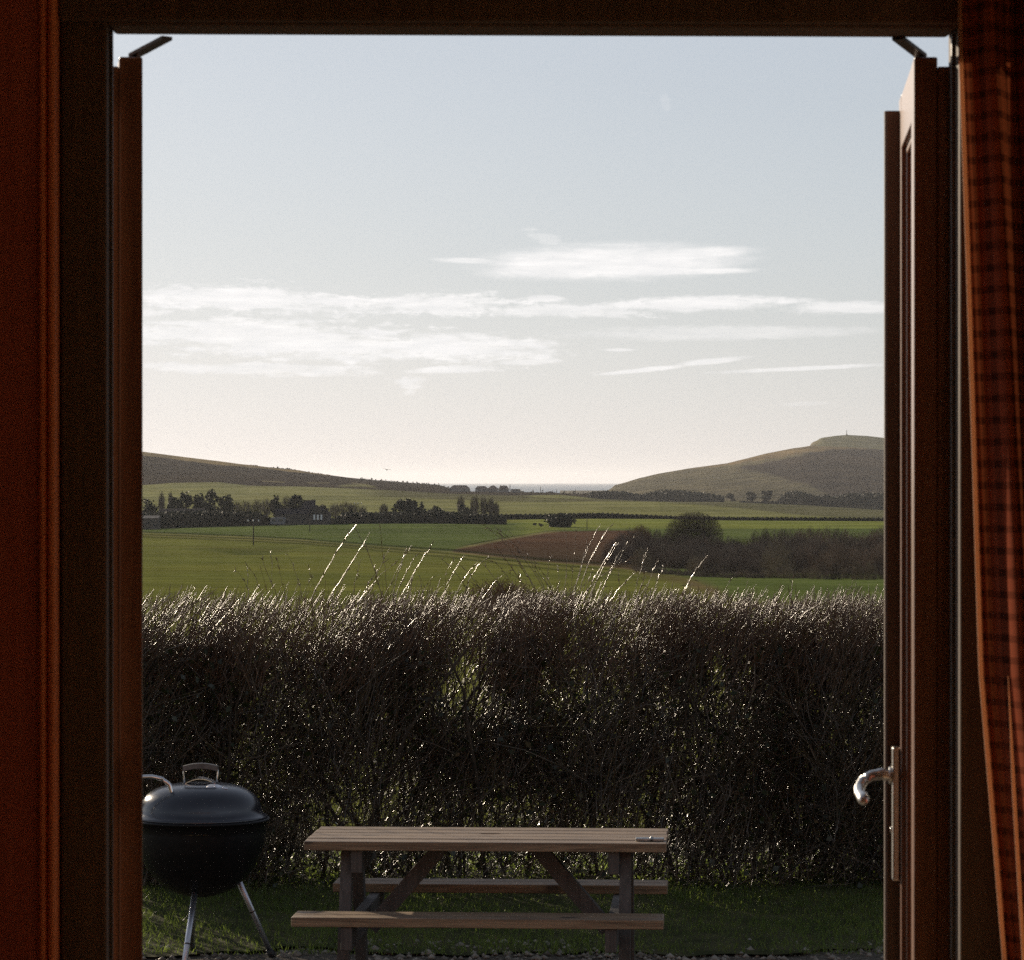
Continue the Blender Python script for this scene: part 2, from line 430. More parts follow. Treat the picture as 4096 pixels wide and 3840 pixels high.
def fz(PX, D):
    Z = np.empty_like(PX)
    zs = np.stack([H - (interp(PX[0], s[1]) - HY) / F * s[0] for s in STN]); ld = np.log(np.array(_sd))
    for j in range(PX.shape[1]): Z[:, j] = np.interp(np.log(D[:, j]), ld, zs[:, j])
    k = 9; ker = np.hanning(k + 2)[1:-1]; ker /= ker.sum()      # round the breaks of slope
    Zp = np.pad(Z, ((k // 2, k // 2), (0, 0)), mode='edge')
    Zs = sum(Zp[i:i + Z.shape[0]] * ker[i] for i in range(k))
    # the hollow beside the pole
    cx = (250 - CX) / F * 690; X = (PX - CX) / F * D
    Zs -= 1.6 * np.exp(-((D - (650 + 0.35 * (PX - 250))) / 34) ** 2) * np.exp(-((PX - 265) / 34) ** 2)
    return np.maximum(Zs, -19.6)


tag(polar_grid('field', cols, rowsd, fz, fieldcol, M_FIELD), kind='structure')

# the hill on the left
SKY_L = [(60, 442), (100, 446), (144, 451.3), (184, 456.5), (222, 461.1), (240, 463.6), (254, 465), (277, 467.9), (300, 470), (310, 472.2), (346, 477), (370, 479.6), (393, 481.5), (419, 483.3), (440, 485.2), (452, 489), (470, 495), (500, 505)]


def hill_z(tab):
    def f(PX, D):
        ds = [t[0] for t in tab]; zs = np.stack([H - (interp(PX[0], t[1]) - HY) / F * t[0] for t in tab]); Z = np.empty_like(PX)
        for j in range(PX.shape[1]): Z[:, j] = np.interp(D[:, j], ds, zs[:, j])
        k = 7; ker = np.hanning(k + 2)[1:-1]; ker /= ker.sum(); Zp = np.pad(Z, ((k // 2, k // 2), (0, 0)), mode='edge')
        Z2 = sum(Zp[i:i + Z.shape[0]] * ker[i] for i in range(k))
        return np.maximum(Z2, -19.4)
    return f


def leftcol(px, d, row):
    c = np.tile(np.array(SCRUB), (len(px), 1)); w = wob(px, d, 1.6, 1.0)
    sky = interp(px, SKY_L)
    c = lerp3(c, (0.23, 0.175, 0.085), sm(interp(px, [(144, 455.5), (204, 463.3), (277, 470.3), (330, 475.5), (440, 485)]) + 0.5 * w - row, -0.3, 0.5))
    c = lerp3(c, (0.17, 0.15, 0.075), np.exp(-((row - interp(px, [(240, 481.2), (262, 481.0), (290, 482.6), (330, 483), (350, 482.8), (362, 484), (380, 488)])) / 0.45) ** 2) * sm(px, 240, 246) * (1 - sm(px, 366, 384)) * (0.5 + 0.5 * np.sign(np.sin(px * 0.14 + 1))))
    c = lerp3(c, GREEN_FAR, np.exp(-((row - interp(px, [(330, 486), (350, 485.5), (365, 485.5), (380, 488)])) / 1.2) ** 2) * sm(px, 336, 345) * (1 - sm(px, 368, 380)) * 0.8)
    return c * (1 + 0.10 * w)[:, None]


TAB_L = [(2560, [(60, 489), (144, 487), (172, 485), (220, 484.3), (249, 487.5), (300, 488), (395, 492), (450, 495), (500, 508)]),
         (2650, [(60, 484), (144, 482.5), (172, 480), (220, 480), (249, 482.5), (300, 484), (395, 489), (450, 492.5), (500, 508)]),
         (3000, [(60, 466), (144, 469), (172, 471), (220, 474), (300, 478.5), (395, 485.5), (450, 491), (500, 508)]),
         (3700, SKY_L), (4100, [(p[0], p[1] + 6) for p in SKY_L]), (5200, [(0, 499)])]
tag(polar_grid('hill', np.concatenate([np.linspace(-1500, 100, 25), np.arange(104, 500, 1.5)]), np.linspace(2560, 5200, 130), hill_z(TAB_L), leftcol, M_HILL), kind='structure')

# the down on the right with its monument
SKY_F = [(560, 500), (600, 496), (609, 489.5), (612, 487.6), (614.5, 485), (625, 482.3), (638, 478.2), (658, 473.4), (691, 467.8), (727, 463.0), (750, 457.3), (766, 453.2), (794, 447.8), (809, 446.4), (830, 446.6), (860, 448), (886, 450), (960, 458), (1100, 470)]
SKY_B = [(560, 503), (790, 452), (804, 449.0), (809.5, 446.9), (811, 443.6), (812.5, 442), (816, 440.6), (821, 437.5), (835, 435.3), (847, 434.3), (867, 435.3), (886, 437.5), (960, 445), (1100, 462)]


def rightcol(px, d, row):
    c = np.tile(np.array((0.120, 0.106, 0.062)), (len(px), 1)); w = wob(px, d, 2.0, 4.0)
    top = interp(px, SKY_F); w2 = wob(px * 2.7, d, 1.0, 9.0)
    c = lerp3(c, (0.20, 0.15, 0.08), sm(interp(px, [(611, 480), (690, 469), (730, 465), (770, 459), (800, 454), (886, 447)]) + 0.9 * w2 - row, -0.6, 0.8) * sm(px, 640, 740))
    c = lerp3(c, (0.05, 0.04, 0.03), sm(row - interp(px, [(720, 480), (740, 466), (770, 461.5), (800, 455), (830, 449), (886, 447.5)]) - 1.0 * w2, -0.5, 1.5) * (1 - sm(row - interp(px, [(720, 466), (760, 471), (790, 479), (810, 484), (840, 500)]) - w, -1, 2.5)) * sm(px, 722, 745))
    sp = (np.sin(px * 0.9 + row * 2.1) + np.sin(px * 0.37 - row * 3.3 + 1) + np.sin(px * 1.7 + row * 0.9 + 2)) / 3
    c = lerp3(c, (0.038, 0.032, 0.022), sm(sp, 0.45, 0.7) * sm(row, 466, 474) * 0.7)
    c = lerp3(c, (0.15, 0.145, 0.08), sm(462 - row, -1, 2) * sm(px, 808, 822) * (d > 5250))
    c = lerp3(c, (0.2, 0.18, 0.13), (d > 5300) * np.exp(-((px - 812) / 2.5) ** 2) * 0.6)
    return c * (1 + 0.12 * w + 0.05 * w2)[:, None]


TAB_R = [(3100, [(560, 506), (640, 502.5), (730, 503), (886, 507.5), (1100, 510)]), (3500, [(560, 505), (600, 500), (640, 499), (730, 497), (886, 500)]),
         (4300, [(560, 503), (600, 498), (614, 492.5), (640, 487.5), (691, 480), (750, 473), (809, 466), (886, 466), (1100, 480)]),
         (5200, SKY_F), (5500, [(p[0], p[1] + (1.2 if p[0] < 800 else -0.6)) for p in SKY_F]), (6200, SKY_B), (6600, [(p[0], p[1] + 5) for p in SKY_B]), (8600, [(0, 491)])]
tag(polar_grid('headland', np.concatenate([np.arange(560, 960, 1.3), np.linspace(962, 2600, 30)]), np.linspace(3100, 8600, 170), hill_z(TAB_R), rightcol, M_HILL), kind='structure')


# sea: a sheet to the horizon, and its bed closed behind the land
def sea():
    m = bpy.data.materials.new('sea_water'); m.use_nodes = True; t = m.node_tree; t.nodes.clear(); g = NG(t)
    tc = g.n('ShaderNodeTexCoord')
    mp = g.n('ShaderNodeMapping'); t.links.new(tc.outputs['Object'], mp.inputs[0]); mp.inputs['Scale'].default_value = (0.02, 0.06, 1)
    p = g.n('ShaderNodeBsdfPrincipled'); p.inputs['Base Color'].default_value = (0.05, 0.085, 0.1, 1); p.inputs['Roughness'].default_value = 0.35
    b = g.n('ShaderNodeBump'); b.inputs['Strength'].default_value = 0.6; b.inputs['Distance'].default_value = 1.0
    g.put(b.inputs['Height'], g.noise(mp.outputs[0], 1.0, 6)); t.links.new(b.outputs[0], p.inputs['Normal'])
    o = g.n('ShaderNodeOutputMaterial'); t.links.new(p.outputs[0], o.inputs[0])
    v = [(-1600, 3450, -20), (1800, 3450, -20), (26000, 50000, -20), (-26000, 50000, -20)]
    mb = MB().add(v, [(0, 1, 2, 3)])
    tag(mb.build('sea', m), kind='structure')


sea()

# lawn, gravel
def gz(y): return max(0.0, 0.04 * (y - 12.5))


def sheet(name, x0, x1, y0, y1, nx, ny, lift, m, jag=0.0):
    xs = np.linspace(x0, x1, nx); V = []
    for j in range(ny):
        for i, x in enumerate(xs):
            y = y0 + (y1 - y0) * j / (ny - 1)
            if j == 0 and jag: y += jag * (math.sin(x * 5.1) * 0.5 + math.sin(x * 13.7 + 1) * 0.3 + random.uniform(-.3, .3))
            V.append((x, y, gz(y) + lift + 0.006 * math.sin(x * 3 + y * 2)))
    i = np.arange(nx * ny).reshape(ny, nx)
    Fq = np.stack([i[:-1, :-1], i[:-1, 1:], i[1:, 1:], i[1:, :-1]], -1).reshape(-1, 4)
    return link(name, mesh_np(name, V, Fq, True), None, m)


M_SOIL = mat('lawn_soil', (0.05, 0.055, 0.022), (0.09, 0.085, 0.042), 6.0, rough=0.9, spec=0.1, bump=0.6, bscale=40, bdist=0.02)
M_GRAV = mat('gravel_bed', (0.08, 0.068, 0.052), (0.18, 0.155, 0.12), 45.0, rough=0.85, spec=0.2, bump=0.9, bscale=60, bdist=0.02)
tag(sheet('gravel_path', -12, 12, 4.95, 15.2, 40, 60, 0.0, M_GRAV), kind='structure')
tag(sheet('lawn', -12, 12, 14.80, 18.4, 240, 40, 0.012, M_SOIL, 0.14), kind='structure')

# grass blades
N = 42000
gx = rng.uniform(-3.4, 3.4, N); gy = rng.uniform(14.74, 17.6, N)
clump = 0.6 + 0.7 * (np.sin(gx * 4.1 + gy * 3) * np.sin(gx * 1.7 - gy * 5) * 0.5 + 0.5)
hh = rng.uniform(0.018, 0.055, N) * clump; lean = rng.normal(0, 0.5, (N, 2)) * hh[:, None]
gzv = np.maximum(0, 0.04 * (gy - 12.5)) + 0.010
wd = rng.uniform(0.0018, 0.0034, N); an = rng.uniform(0, math.pi, N)
b0 = np.stack([gx - np.cos(an) * wd, gy - np.sin(an) * wd, gzv], 1); b1 = np.stack([gx + np.cos(an) * wd, gy + np.sin(an) * wd, gzv], 1)
tp = np.stack([gx + lean[:, 0], gy + lean[:, 1], gzv + hh], 1)
M_GRASS = mat('grass_blade', (0.085, 0.12, 0.028), (0.15, 0.17, 0.045), 3.0, rough=0.45, spec=0.5, trans=0.55, tcol=(0.28, 0.38, 0.07))
tag(link('grass', mesh_np('grass', np.stack([b0, b1, tp], 1).reshape(-1, 3), np.arange(3 * N).reshape(N, 3)), None, M_GRASS), kind='stuff')

# loose pebbles along the gravel edge
def pebbles():
    base = [(1, 0, 0), (-1, 0, 0), (0, 1, 0), (0, -1, 0), (0, 0, 1), (0, 0, -1)]
    tri = np.array([(0, 2, 4), (2, 1, 4), (1, 3, 4), (3, 0, 4), (2, 0, 5), (1, 2, 5), (3, 1, 5), (0, 3, 5)])
    n = 4200; V = []; Fc = []
    P = np.stack([rng.uniform(-3.0, 3.0, n), 13.6 + 1.5 * rng.uniform(size=n) ** 0.8], 1)
    for k in range(n):
        s = random.uniform(0.006, 0.02) * (1.6 if random.random() < 0.08 else 1)
        a = random.uniform(0, 6.28); ca, sa = math.cos(a), math.sin(a)
        sx, sy, sz = s * random.uniform(.7, 1.3), s * random.uniform(.7, 1.2), s * random.uniform(.5, .8)
        z = gz(P[k, 1]) + sz * 0.4
        for (x, y, q) in base:
            x *= sx; y *= sy; V.append((P[k, 0] + ca * x - sa * y, P[k, 1] + sa * x + ca * y, z + q * sz))
        Fc.append(tri + 6 * k)
    return mesh_np('gravel', V, np.concatenate(Fc), True)


M_PEB = mat('pebble', (0.16, 0.14, 0.11), (0.38, 0.34, 0.28), 9.0, rough=0.7, spec=0.3)
tag(link('gravel', pebbles(), None, M_PEB), kind='stuff')


# ------------------------------------------------------------------ the cabin: room, wall, door frame
ROT = Matrix.Translation((0, 4.83, 0)) @ Matrix.Rotation(math.radians(1.6), 4, 'Z') @ Matrix.Translation((0, -4.83, 0))
FLOOR = 0.65
OX0, OX1, OTOP = -0.571, 0.634, 2.793           # the clear opening
M_PINE = wood('pine_boards', (0.36, 0.100, 0.070), (0.47, 0.145, 0.10), (0.07, 0.028, 0.018), rough=0.42, ring=18, knots=3.6)
M_ROOM = mat('pale_bounce_paint', (0.72, 0.60, 0.46), (0.78, 0.66, 0.52), 3.0, rough=0.8, spec=0.2)  # unseen walls and ceiling made pale to bounce more light into the room
M_PINE_F = wood('pine_floor', (0.66, 0.44, 0.26), (0.76, 0.54, 0.34), (0.2, 0.09, 0.04), rough=0.35, axis='Y', ring=16)
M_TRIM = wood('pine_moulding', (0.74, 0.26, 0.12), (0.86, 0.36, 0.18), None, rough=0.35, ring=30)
M_FRAME = wood('dark_stained_wood', (0.125, 0.098, 0.080), (0.17, 0.132, 0.106), None, rough=0.75, ring=40, spec=0.15)
M_LEAF = wood('door_stained_wood', (0.165, 0.078, 0.048), (0.24, 0.118, 0.072), None, rough=0.30, ring=40)
M_LEAFTOP = M_LEAF
M_RUB = mat('grey_seal', (0.12, 0.11, 0.105), (0.16, 0.15, 0.14), 20, rough=0.45)
M_STEEL = mat('brushed_steel', (0.55, 0.53, 0.50), (0.62, 0.60, 0.56), 60, rough=0.28, metal=1.0, stretch=(1, 1, 8))
M_DARKMET = mat('dark_metal', (0.05, 0.04, 0.032), (0.08, 0.065, 0.05), 30, rough=0.4, metal=0.6)

RX0, RX1, RY0, CEIL = -2.3, 2.5, -1.4, 3.15
YI, YO = 4.79, 4.895                                # inner and outer face of the front wall
AX0, AX1 = -0.636, 0.700                          # wall opening around the frame


def room():
    tag(MB().box(RX0, RX1, RY0, YO, FLOOR - 0.1, FLOOR, ROT).build('floor', M_PINE_F), kind='structure')
    tag(MB().box(RX0, RX1, RY0, YO, CEIL, CEIL + 0.1, ROT).build('ceiling', M_ROOM), kind='structure')
    tag(MB().box(RX0 - 0.1, RX0, RY0 - 0.1, YO, FLOOR - 0.1, CEIL + 0.1, ROT).build('wall_left', M_ROOM), kind='structure')
    tag(MB().box(RX1, RX1 + 0.1, RY0 - 0.1, YO, FLOOR - 0.1, CEIL + 0.1, ROT).build('wall_right', M_ROOM), kind='structure')
    tag(MB().box(RX0, RX1, RY0 - 0.1, RY0, FLOOR - 0.1, CEIL + 0.1, ROT).build('wall_back', M_ROOM), kind='structure')
    mb = MB()
    # front wall of tongued boards (grooves between), and the pieces right of and above the door
    x = AX0
    bw = 0.118
    while x > RX0 + 0.001:
        x2 = max(RX0, x - bw)
        mb.box(x2 + 0.0015, x - 0.0015, YI, YI + 0.02, FLOOR, CEIL, ROT, 0.002); x = x2
    x = AX1
    while x < RX1 - 0.001:
        x2 = min(RX1, x + bw)
        mb.box(x + 0.0015, x2 - 0.0015, YI, YI + 0.02, FLOOR, CEIL, ROT, 0.002); x = x2
    mb.box(RX0, AX0, YI + 0.021, YO, FLOOR, CEIL, ROT).box(AX1, RX1, YI + 0.021, YO, FLOOR, CEIL, ROT)
    mb.box(AX0, AX1, YI, YO, OTOP + 0.152, CEIL, ROT)
    w = mb.build('cabin_wall', M_PINE)
    tag(w, 'knotty varnished pine wall of the cabin around the open double doors', 'wall')
    # unseen longer front and pitched roof, added to cut sky light on the garden
    ex = MB()
    for (xa, xb) in ((-6.0, RX0 - 0.101), (RX1 + 0.101, 6.0)):
        z = FLOOR - 0.6
        while z < CEIL + 0.09:
            z2 = min(CEIL + 0.1, z + 0.16); ex.box(xa, xb, YO - 0.10, YO, z + 0.002, z2 - 0.002, ROT); z = z2
        ex.box(xa, xb, RY0, YO - 0.102, FLOOR - 0.6, CEIL + 0.1, ROT)
    tag(ex.build('sky_block_wall', M_FRAME), kind='structure')
    rf = MB().add([(-6.3, -2.0, CEIL + .12), (6.3, -2.0, CEIL + .12), (6.3, YO + .12, CEIL + .12), (-6.3, YO + .12, CEIL + .12), (-6.3, 1.5, CEIL + 2.3), (6.3, 1.5, CEIL + 2.3)],
                  [(3, 2, 1, 0), (0, 1, 5, 4), (2, 3, 4, 5), (1, 2, 5), (3, 0, 4)], ROT)
    tag(rf.build('roof', mat('sky_block_felt', (0.04, 0.038, 0.036), (0.07, 0.065, 0.06), 4, rough=0.95)), kind='structure')  # unseen roof, added to shade the garden from sky light
    # the plinth the cabin stands on
    tag(MB().box(RX0, RX1, RY0, YO - 0.02, -0.05, FLOOR - 0.101, ROT).build('foundation', mat('plinth_block', (0.2, 0.19, 0.17), (0.28, 0.26, 0.23), 8, rough=0.9)), kind='structure')


room()


def door_frame():
    e = empty('door_frame', ROT @ Vector((0, 4.85, FLOOR)), 'dark stained timber frame round the open double doors, lit pine moulding on its left', 'door frame')
    inv = Matrix.Translation(-e.location)
    M = inv @ ROT
    MB().box(AX0, OX0, YI + 0.008, YO + 0.01, FLOOR, OTOP + 0.065, M, 0.004).build('jamb', M_FRAME, e)
    MB().box(OX1, AX1, YI + 0.008, YO + 0.01, FLOOR, OTOP + 0.065, M, 0.004).build('jamb', M_FRAME, e)
    MB().box(OX0 + 0.0005, OX1 - 0.0005, YI + 0.010, YO + 0.01, OTOP, OTOP + 0.063, M, 0.006).build('head', M_FRAME, e)
    MB().box(OX0, OX1, YI + 0.01, YO + 0.04, FLOOR, FLOOR + 0.03, M, 0.004).build('threshold', M_FRAME, e)
    # a moulded architrave on the left, two rounded beads
    def bead(x0, x1, h):
        n = 10; prof = [(x0, YI - 0.001)]
        prof += [(x0 + (x1 - x0) * (0.5 - 0.5 * math.cos(math.pi * k / n)), YI - 0.002 - h * math.sin(math.pi * k / n)) for k in range(n + 1)]
        prof += [(x1, YI - 0.001)]
        return [p for p in prof]
    mb = MB()
    for (x0, x1, h) in ((-0.664, -0.653, 0.010), (-0.652, -0.637, 0.016)):
        mb.prism(bead(x0, x1, h), FLOOR, CEIL - 0.02, M)
    o = mb.build('architrave', M_TRIM, e); smooth_angle(o, 40)
    # dark fascia board above the head
    MB().box(AX0 + 0.0, AX1 + 0.0, YI - 0.012, YI + 0.009, OTOP + 0.004, OTOP + 0.15, M, 0.004).build('fascia', M_FRAME, e)
    # seals in the rebates
    MB().box(OX0 + 0.0005, OX0 + 0.005, YI + 0.045, YI + 0.053, FLOOR + 0.03, OTOP - 0.002, M).build('seal', M_RUB, e)
    MB().box(OX1 - 0.005, OX1 - 0.0005, YI + 0.052, YI + 0.060, FLOOR + 0.03, OTOP - 0.002, M).build('seal', M_RUB, e)


door_frame()


def glass_mat():
    m = bpy.data.materials.new('window_glass'); m.use_nodes = True; t = m.node_tree; t.nodes.clear(); g = NG(t)
    tr = g.n('ShaderNodeBsdfTransparent'); tr.inputs[0].default_value = (0.93, 0.95, 0.94, 1)
    gl = g.n('ShaderNodeBsdfGlossy'); gl.inputs['Roughness'].default_value = 0.02
    fr = g.n('ShaderNodeFresnel'); fr.inputs[0].default_value = 1.5
    mx = g.n('ShaderNodeMixShader'); t.links.new(fr.outputs[0], mx.inputs[0]); t.links.new(tr.outputs[0], mx.inputs[1]); t.links.new(gl.outputs[0], mx.inputs[2])
    o = g.n('ShaderNodeOutputMaterial'); t.links.new(mx.outputs[0], o.inputs[0])
    return m


M_GLASS = glass_mat()


def door_leaf(side, hx, hy, ang, label):
    """side +1: hinged on the right, inner face looking left. local u = outwards along the leaf, t = towards the outer face"""
    e = empty('door_leaf', (hx, hy, FLOOR + 0.03), label, 'door', 'pair of open glazed doors')
    a = math.radians(ang)
    U = Vector((math.sin(a) * side, math.cos(a), 0)); T = Vector((math.cos(a) * side, -math.sin(a), 0))
    M = Matrix(((T.x, U.x, 0, 0), (T.y, U.y, 0, 0), (0, 0, 1, 0), (0, 0, 0, 1)))
    Wd, ztop, st = 0.56, 2.765 - FLOOR - 0.03, 0.088
    tA, tB = 0.034, 0.057
    # box args: t range, u range, z range
    for (u0, u1) in ((0, st), (Wd - st, Wd)):
        mb = MB().box(0, tA, u0, u1, 0, ztop, M, 0.0025)
        mb.box(tA + 0.0002, tB, u0 + (0 if u0 > 0 else 0.0), u1, 0.0, ztop - 0.014, M, 0.002)
        mb.build('stile', M_LEAF, e)
    mb = MB().box(0.0006, tA, st + 0.0002, Wd - st - 0.0002, ztop - 0.085, ztop - 0.0006, M, 0.002).box(tA + 0.0003, tB - 0.0006, st + 0.0002, Wd - st - 0.0002, ztop - 0.085, ztop - 0.0146, M, 0.002)
    mb.build('rail', M_LEAFTOP, e)
    MB().box(0.0006, tB - 0.0006, st + 0.0002, Wd - st - 0.0002, 0.0, 0.2, M, 0.003).build('rail', M_LEAF, e)
    MB().box(0.022, 0.027, st - 0.004, Wd - st + 0.004, 0.19, ztop - 0.08, M).build('glass_pane', M_GLASS, e)
    bd = MB()
    for (u0, u1) in ((st + 0.0004, st + 0.012), (Wd - st - 0.012, Wd - st - 0.0004)):
        bd.box(0.008, 0.0215, u0, u1, 0.2, ztop - 0.085, M, 0.003)
    bd.box(0.008, 0.0215, st + 0.0125, Wd - st - 0.0125, ztop - 0.097, ztop - 0.0852, M, 0.003)
    bd.build('glazing_bead', M_LEAF, e)
    if side > 0:
        # rounded cover strip on the meeting stile
        mb = MB(); pr = [(-0.0005, Wd - 0.03), (-0.020, Wd - 0.03), (-0.0235, Wd - 0.026), (-0.0245, Wd - 0.018), (-0.022, Wd + 0.004), (-0.016, Wd + 0.012), (-0.0005, Wd + 0.012)]
        mb.prism(pr, 0.0, ztop - 0.020, M)
        mb.build('cover_strip', M_FRAME, e)
        # handle: back plate, lever
        zc = 1.67 - FLOOR - 0.03
        hd = empty('door_handle'); hd.parent = e
        MB().box(-0.013, -0.0006, Wd - 0.072, Wd - 0.040, zc - 0.155, zc + 0.058, M, 0.003).build('back_plate', M_STEEL, hd)
        pts = []
        pth = [(-0.012, 0, 0.012), (-0.03, 0, 0.014), (-0.045, -0.004, 0.012), (-0.058, -0.012, 0.006), (-0.066, -0.03, -0.006), (-0.066, -0.055, -0.012), (-0.062, -0.085, -0.016), (-0.060, -0.108, -0.020)]
        for k in range(len(pth) - 1):
            for q in range(4):
                f = q / 4; pts.append([pth[k][i] * (1 - f) + pth[k + 1][i] * f for i in range(3)])
        pts.append(pth[-1])
        pts = [M @ Vector((p[0], Wd - 0.056 + p[1], zc + p[2])) for p in pts]
        rad = [0.0095] * 6 + [0.0085] * (len(pts) - 12) + [0.0095] * 4 + [0.008, 0.004]
        o = MB().tube(pts, rad, 14).build('lever', M_STEEL, hd)
        mb = MB().tube([M @ Vector((-0.0128, Wd - 0.056, zc + 0.012)), M @ Vector((-0.018, Wd - 0.056, zc + 0.012))], 0.014, 18)
        mb.build('collar', M_STEEL, hd)
        MB().tube([M @ Vector((-0.0128, Wd - 0.056, zc - 0.075)), M @ Vector((-0.0155, Wd - 0.056, zc - 0.075))], 0.0055, 12).build('screw', M_STEEL, hd)
    # stay arm from the top of the leaf to the frame head
    p0 = M.to_3x3() @ Vector((0.012, 0.035, ztop + 0.006))
    p1 = (Vector((0.556 if side > 0 else -0.497, 4.90, 2.790)) - e.location)
    d = (p1 - p0).normalized(); nrm = Vector((-d.y, d.x, 0)) * 0.010
    vs = []
    for dz in (-0.0025, 0.0025):
        for p in (p0, p1): vs += [p + nrm + Vector((0, 0, dz)), p - nrm + Vector((0, 0, dz))]
    mb = MB().add(vs, [(0, 1, 3, 2), (4, 6, 7, 5), (0, 2, 6, 4), (1, 5, 7, 3), (0, 4, 5, 1), (2, 3, 7, 6)])
    mb.tube([p0 + Vector((0, 0, -0.008)), p0 + Vector((0, 0, 0.004))], 0.006, 12)
    mb.build('stay_arm', M_DARKMET, e)
    # hinges
    for z in (ztop - 0.02, ztop * 0.5, 0.25):
        mb = MB().tube([M @ Vector((tB + 0.006, -0.008, z - 0.05)), M @ Vector((tB + 0.006, -0.008, z + 0.035))], 0.0065, 12)
        mb.build('hinge', M_DARKMET, e)
    return e


door_leaf(+1, 0.5815, 4.92, 4.3, 'glazed door leaf with steel lever handle, open on the right beside the curtain')
door_leaf(-1, -0.5345, 4.92, 8.0, 'glazed door leaf open on the left, seen edge-on beside the barbecue')


# curtain
def curtain():
    m = bpy.data.materials.new('checked_cloth'); m.use_nodes = True; t = m.node_tree; t.nodes.clear(); g = NG(t)
    uv = g.n('ShaderNodeUVMap'); sp = g.n('ShaderNodeSeparateXYZ'); t.links.new(uv.outputs[0], sp.inputs[0])
    def stripe(c, per, a, b):
        f = g.m('FRACT', g.m('DIVIDE', c, per)); k = g.m('ABSOLUTE', g.m('SUBTRACT', f, 0.5)); return g.ss(k, a, b, 1.0, 0.0)
    s = g.m('ADD', g.m('MULTIPLY', stripe(sp.outputs[0], 0.030, 0.14, 0.20), 0.5), g.m('MULTIPLY', stripe(sp.outputs[1], 0.030, 0.14, 0.20), 0.5))
    s2 = g.m('ADD', g.m('MULTIPLY', stripe(sp.outputs[0], 0.030, 0.40, 0.47), -0.25), g.m('MULTIPLY', stripe(sp.outputs[1], 0.15, 0.04, 0.07), 0.6))
    fac = g.m('MAXIMUM', s, s2, clamp=True)
    tc = g.n('ShaderNodeTexCoord'); fac = g.m('ADD', fac, g.m('MULTIPLY', g.m('SUBTRACT', g.noise(tc.outputs['Object'], 250, 3), 0.5), 0.35), clamp=True)
    col = g.mix(fac, (0.36, 0.105, 0.058, 1), (0.085, 0.030, 0.020, 1))
    tcol = g.mix(fac, (0.50, 0.13, 0.05, 1), (0.10, 0.026, 0.014, 1))
    di = g.n('ShaderNodeBsdfPrincipled'); t.links.new(col, di.inputs['Base Color']); di.inputs['Roughness'].default_value = 0.85; di.inputs['Specular IOR Level'].default_value = 0.0
    tr = g.n('ShaderNodeBsdfTranslucent'); t.links.new(tcol, tr.inputs[0])
    mx = g.n('ShaderNodeMixShader'); mx.inputs[0].default_value = 0.07
    t.links.new(di.outputs[0], mx.inputs[1]); t.links.new(tr.outputs[0], mx.inputs[2])
    o = g.n('ShaderNodeOutputMaterial'); t.links.new(mx.outputs[0], o.inputs[0])
    ns, nz = 220, 60; zt, zb = 3.02, FLOOR + 0.06
    V = np.zeros((nz, ns, 3)); UV = np.zeros((nz, ns, 2)); s = np.linspace(0, 1, ns)
    for j in range(nz):
        z = zt + (zb - zt) * j / (nz - 1)
        py = HY - (z - H) * F / 4.712
        x0 = np.interp(py, [-200, 38, 250, 675, 960, 1400], [0.616, 0.618, 0.629, 0.649, 0.682, 0.725])
        amp = 0.022 + 0.024 * min(1, (zt - z) / 1.0)
        wv = np.sin(s * 2 * math.pi * 6.3 + 0.5) + 0.35 * np.sin(s * 2 * math.pi * 13.1 + z * 0.6 + 1.0) + 0.25 * np.sin(s * 31 + z * 1.3)
        V[j, :, 0] = x0 + s * (0.40 + 0.05 * (zt - z)) + 0.006 * np.sin(s * 2 * math.pi * 6.3 + 2.2)
        V[j, :, 2] = z
        V[j, :, 1] = 4.700 + amp * wv * (0.6 + 0.4 * np.minimum(1, s * 12))
        UV[j, :, 0] = s * 0.95; UV[j, :, 1] = z
    i = np.arange(nz * ns).reshape(nz, ns)
    Fq = np.stack([i[:-1, :-1], i[1:, :-1], i[1:, 1:], i[:-1, 1:]], -1).reshape(-1, 4)
    e = empty('curtain', ROT @ Vector((0.8, 4.66, FLOOR)), 'red checked curtain hanging in folds beside the open right-hand door', 'curtain')
    me = mesh_np('cloth', V.reshape(-1, 3) - np.array(e.location), Fq, True)
    ul = me.uv_layers.new(name='UVMap'); ul.data.foreach_set('uv', UV.reshape(-1, 2)[Fq.ravel()].astype(np.float32).ravel())
    link('cloth', me, e, m)
    # hem rolled over the leading edge, its sunlit glow put into pale colour
    pts = [V[j, 0] - np.array(e.location) + np.array((-0.002, 0.0, 0)) for j in range(nz)]
    mh = mat('sunlit_hem_cloth', (0.55, 0.34, 0.22), (0.65, 0.42, 0.28), 120, rough=0.8, spec=0.2, trans=0.5, tcol=(0.8, 0.5, 0.32))
    MB().tube(pts, 0.0032, 8).build('lit_hem', mh, e)
    pts = []
    for j in range(nz):                               # pale tube low down, standing in for a second edge catching light
        z = V[j, 0, 2]; py = HY - (z - H) * F / 4.70
        if py < 660: continue
        tx = (np.interp(py, [660, 794, 960, 1400], [1003, 1010, 1020, 1046]) - CX) / F * 4.70
        q = int(np.argmin(np.abs(V[j, :, 0] - tx))); pts.append(np.array((tx, 4.658 + 0.004 * math.sin(z * 5), z)) - np.array(e.location))
    MB().tube(pts, [min(0.0026, 0.0004 + 0.0006 * k) for k in range(len(pts))], 8).build('lit_hem', mh, e)
    return e


curtain()

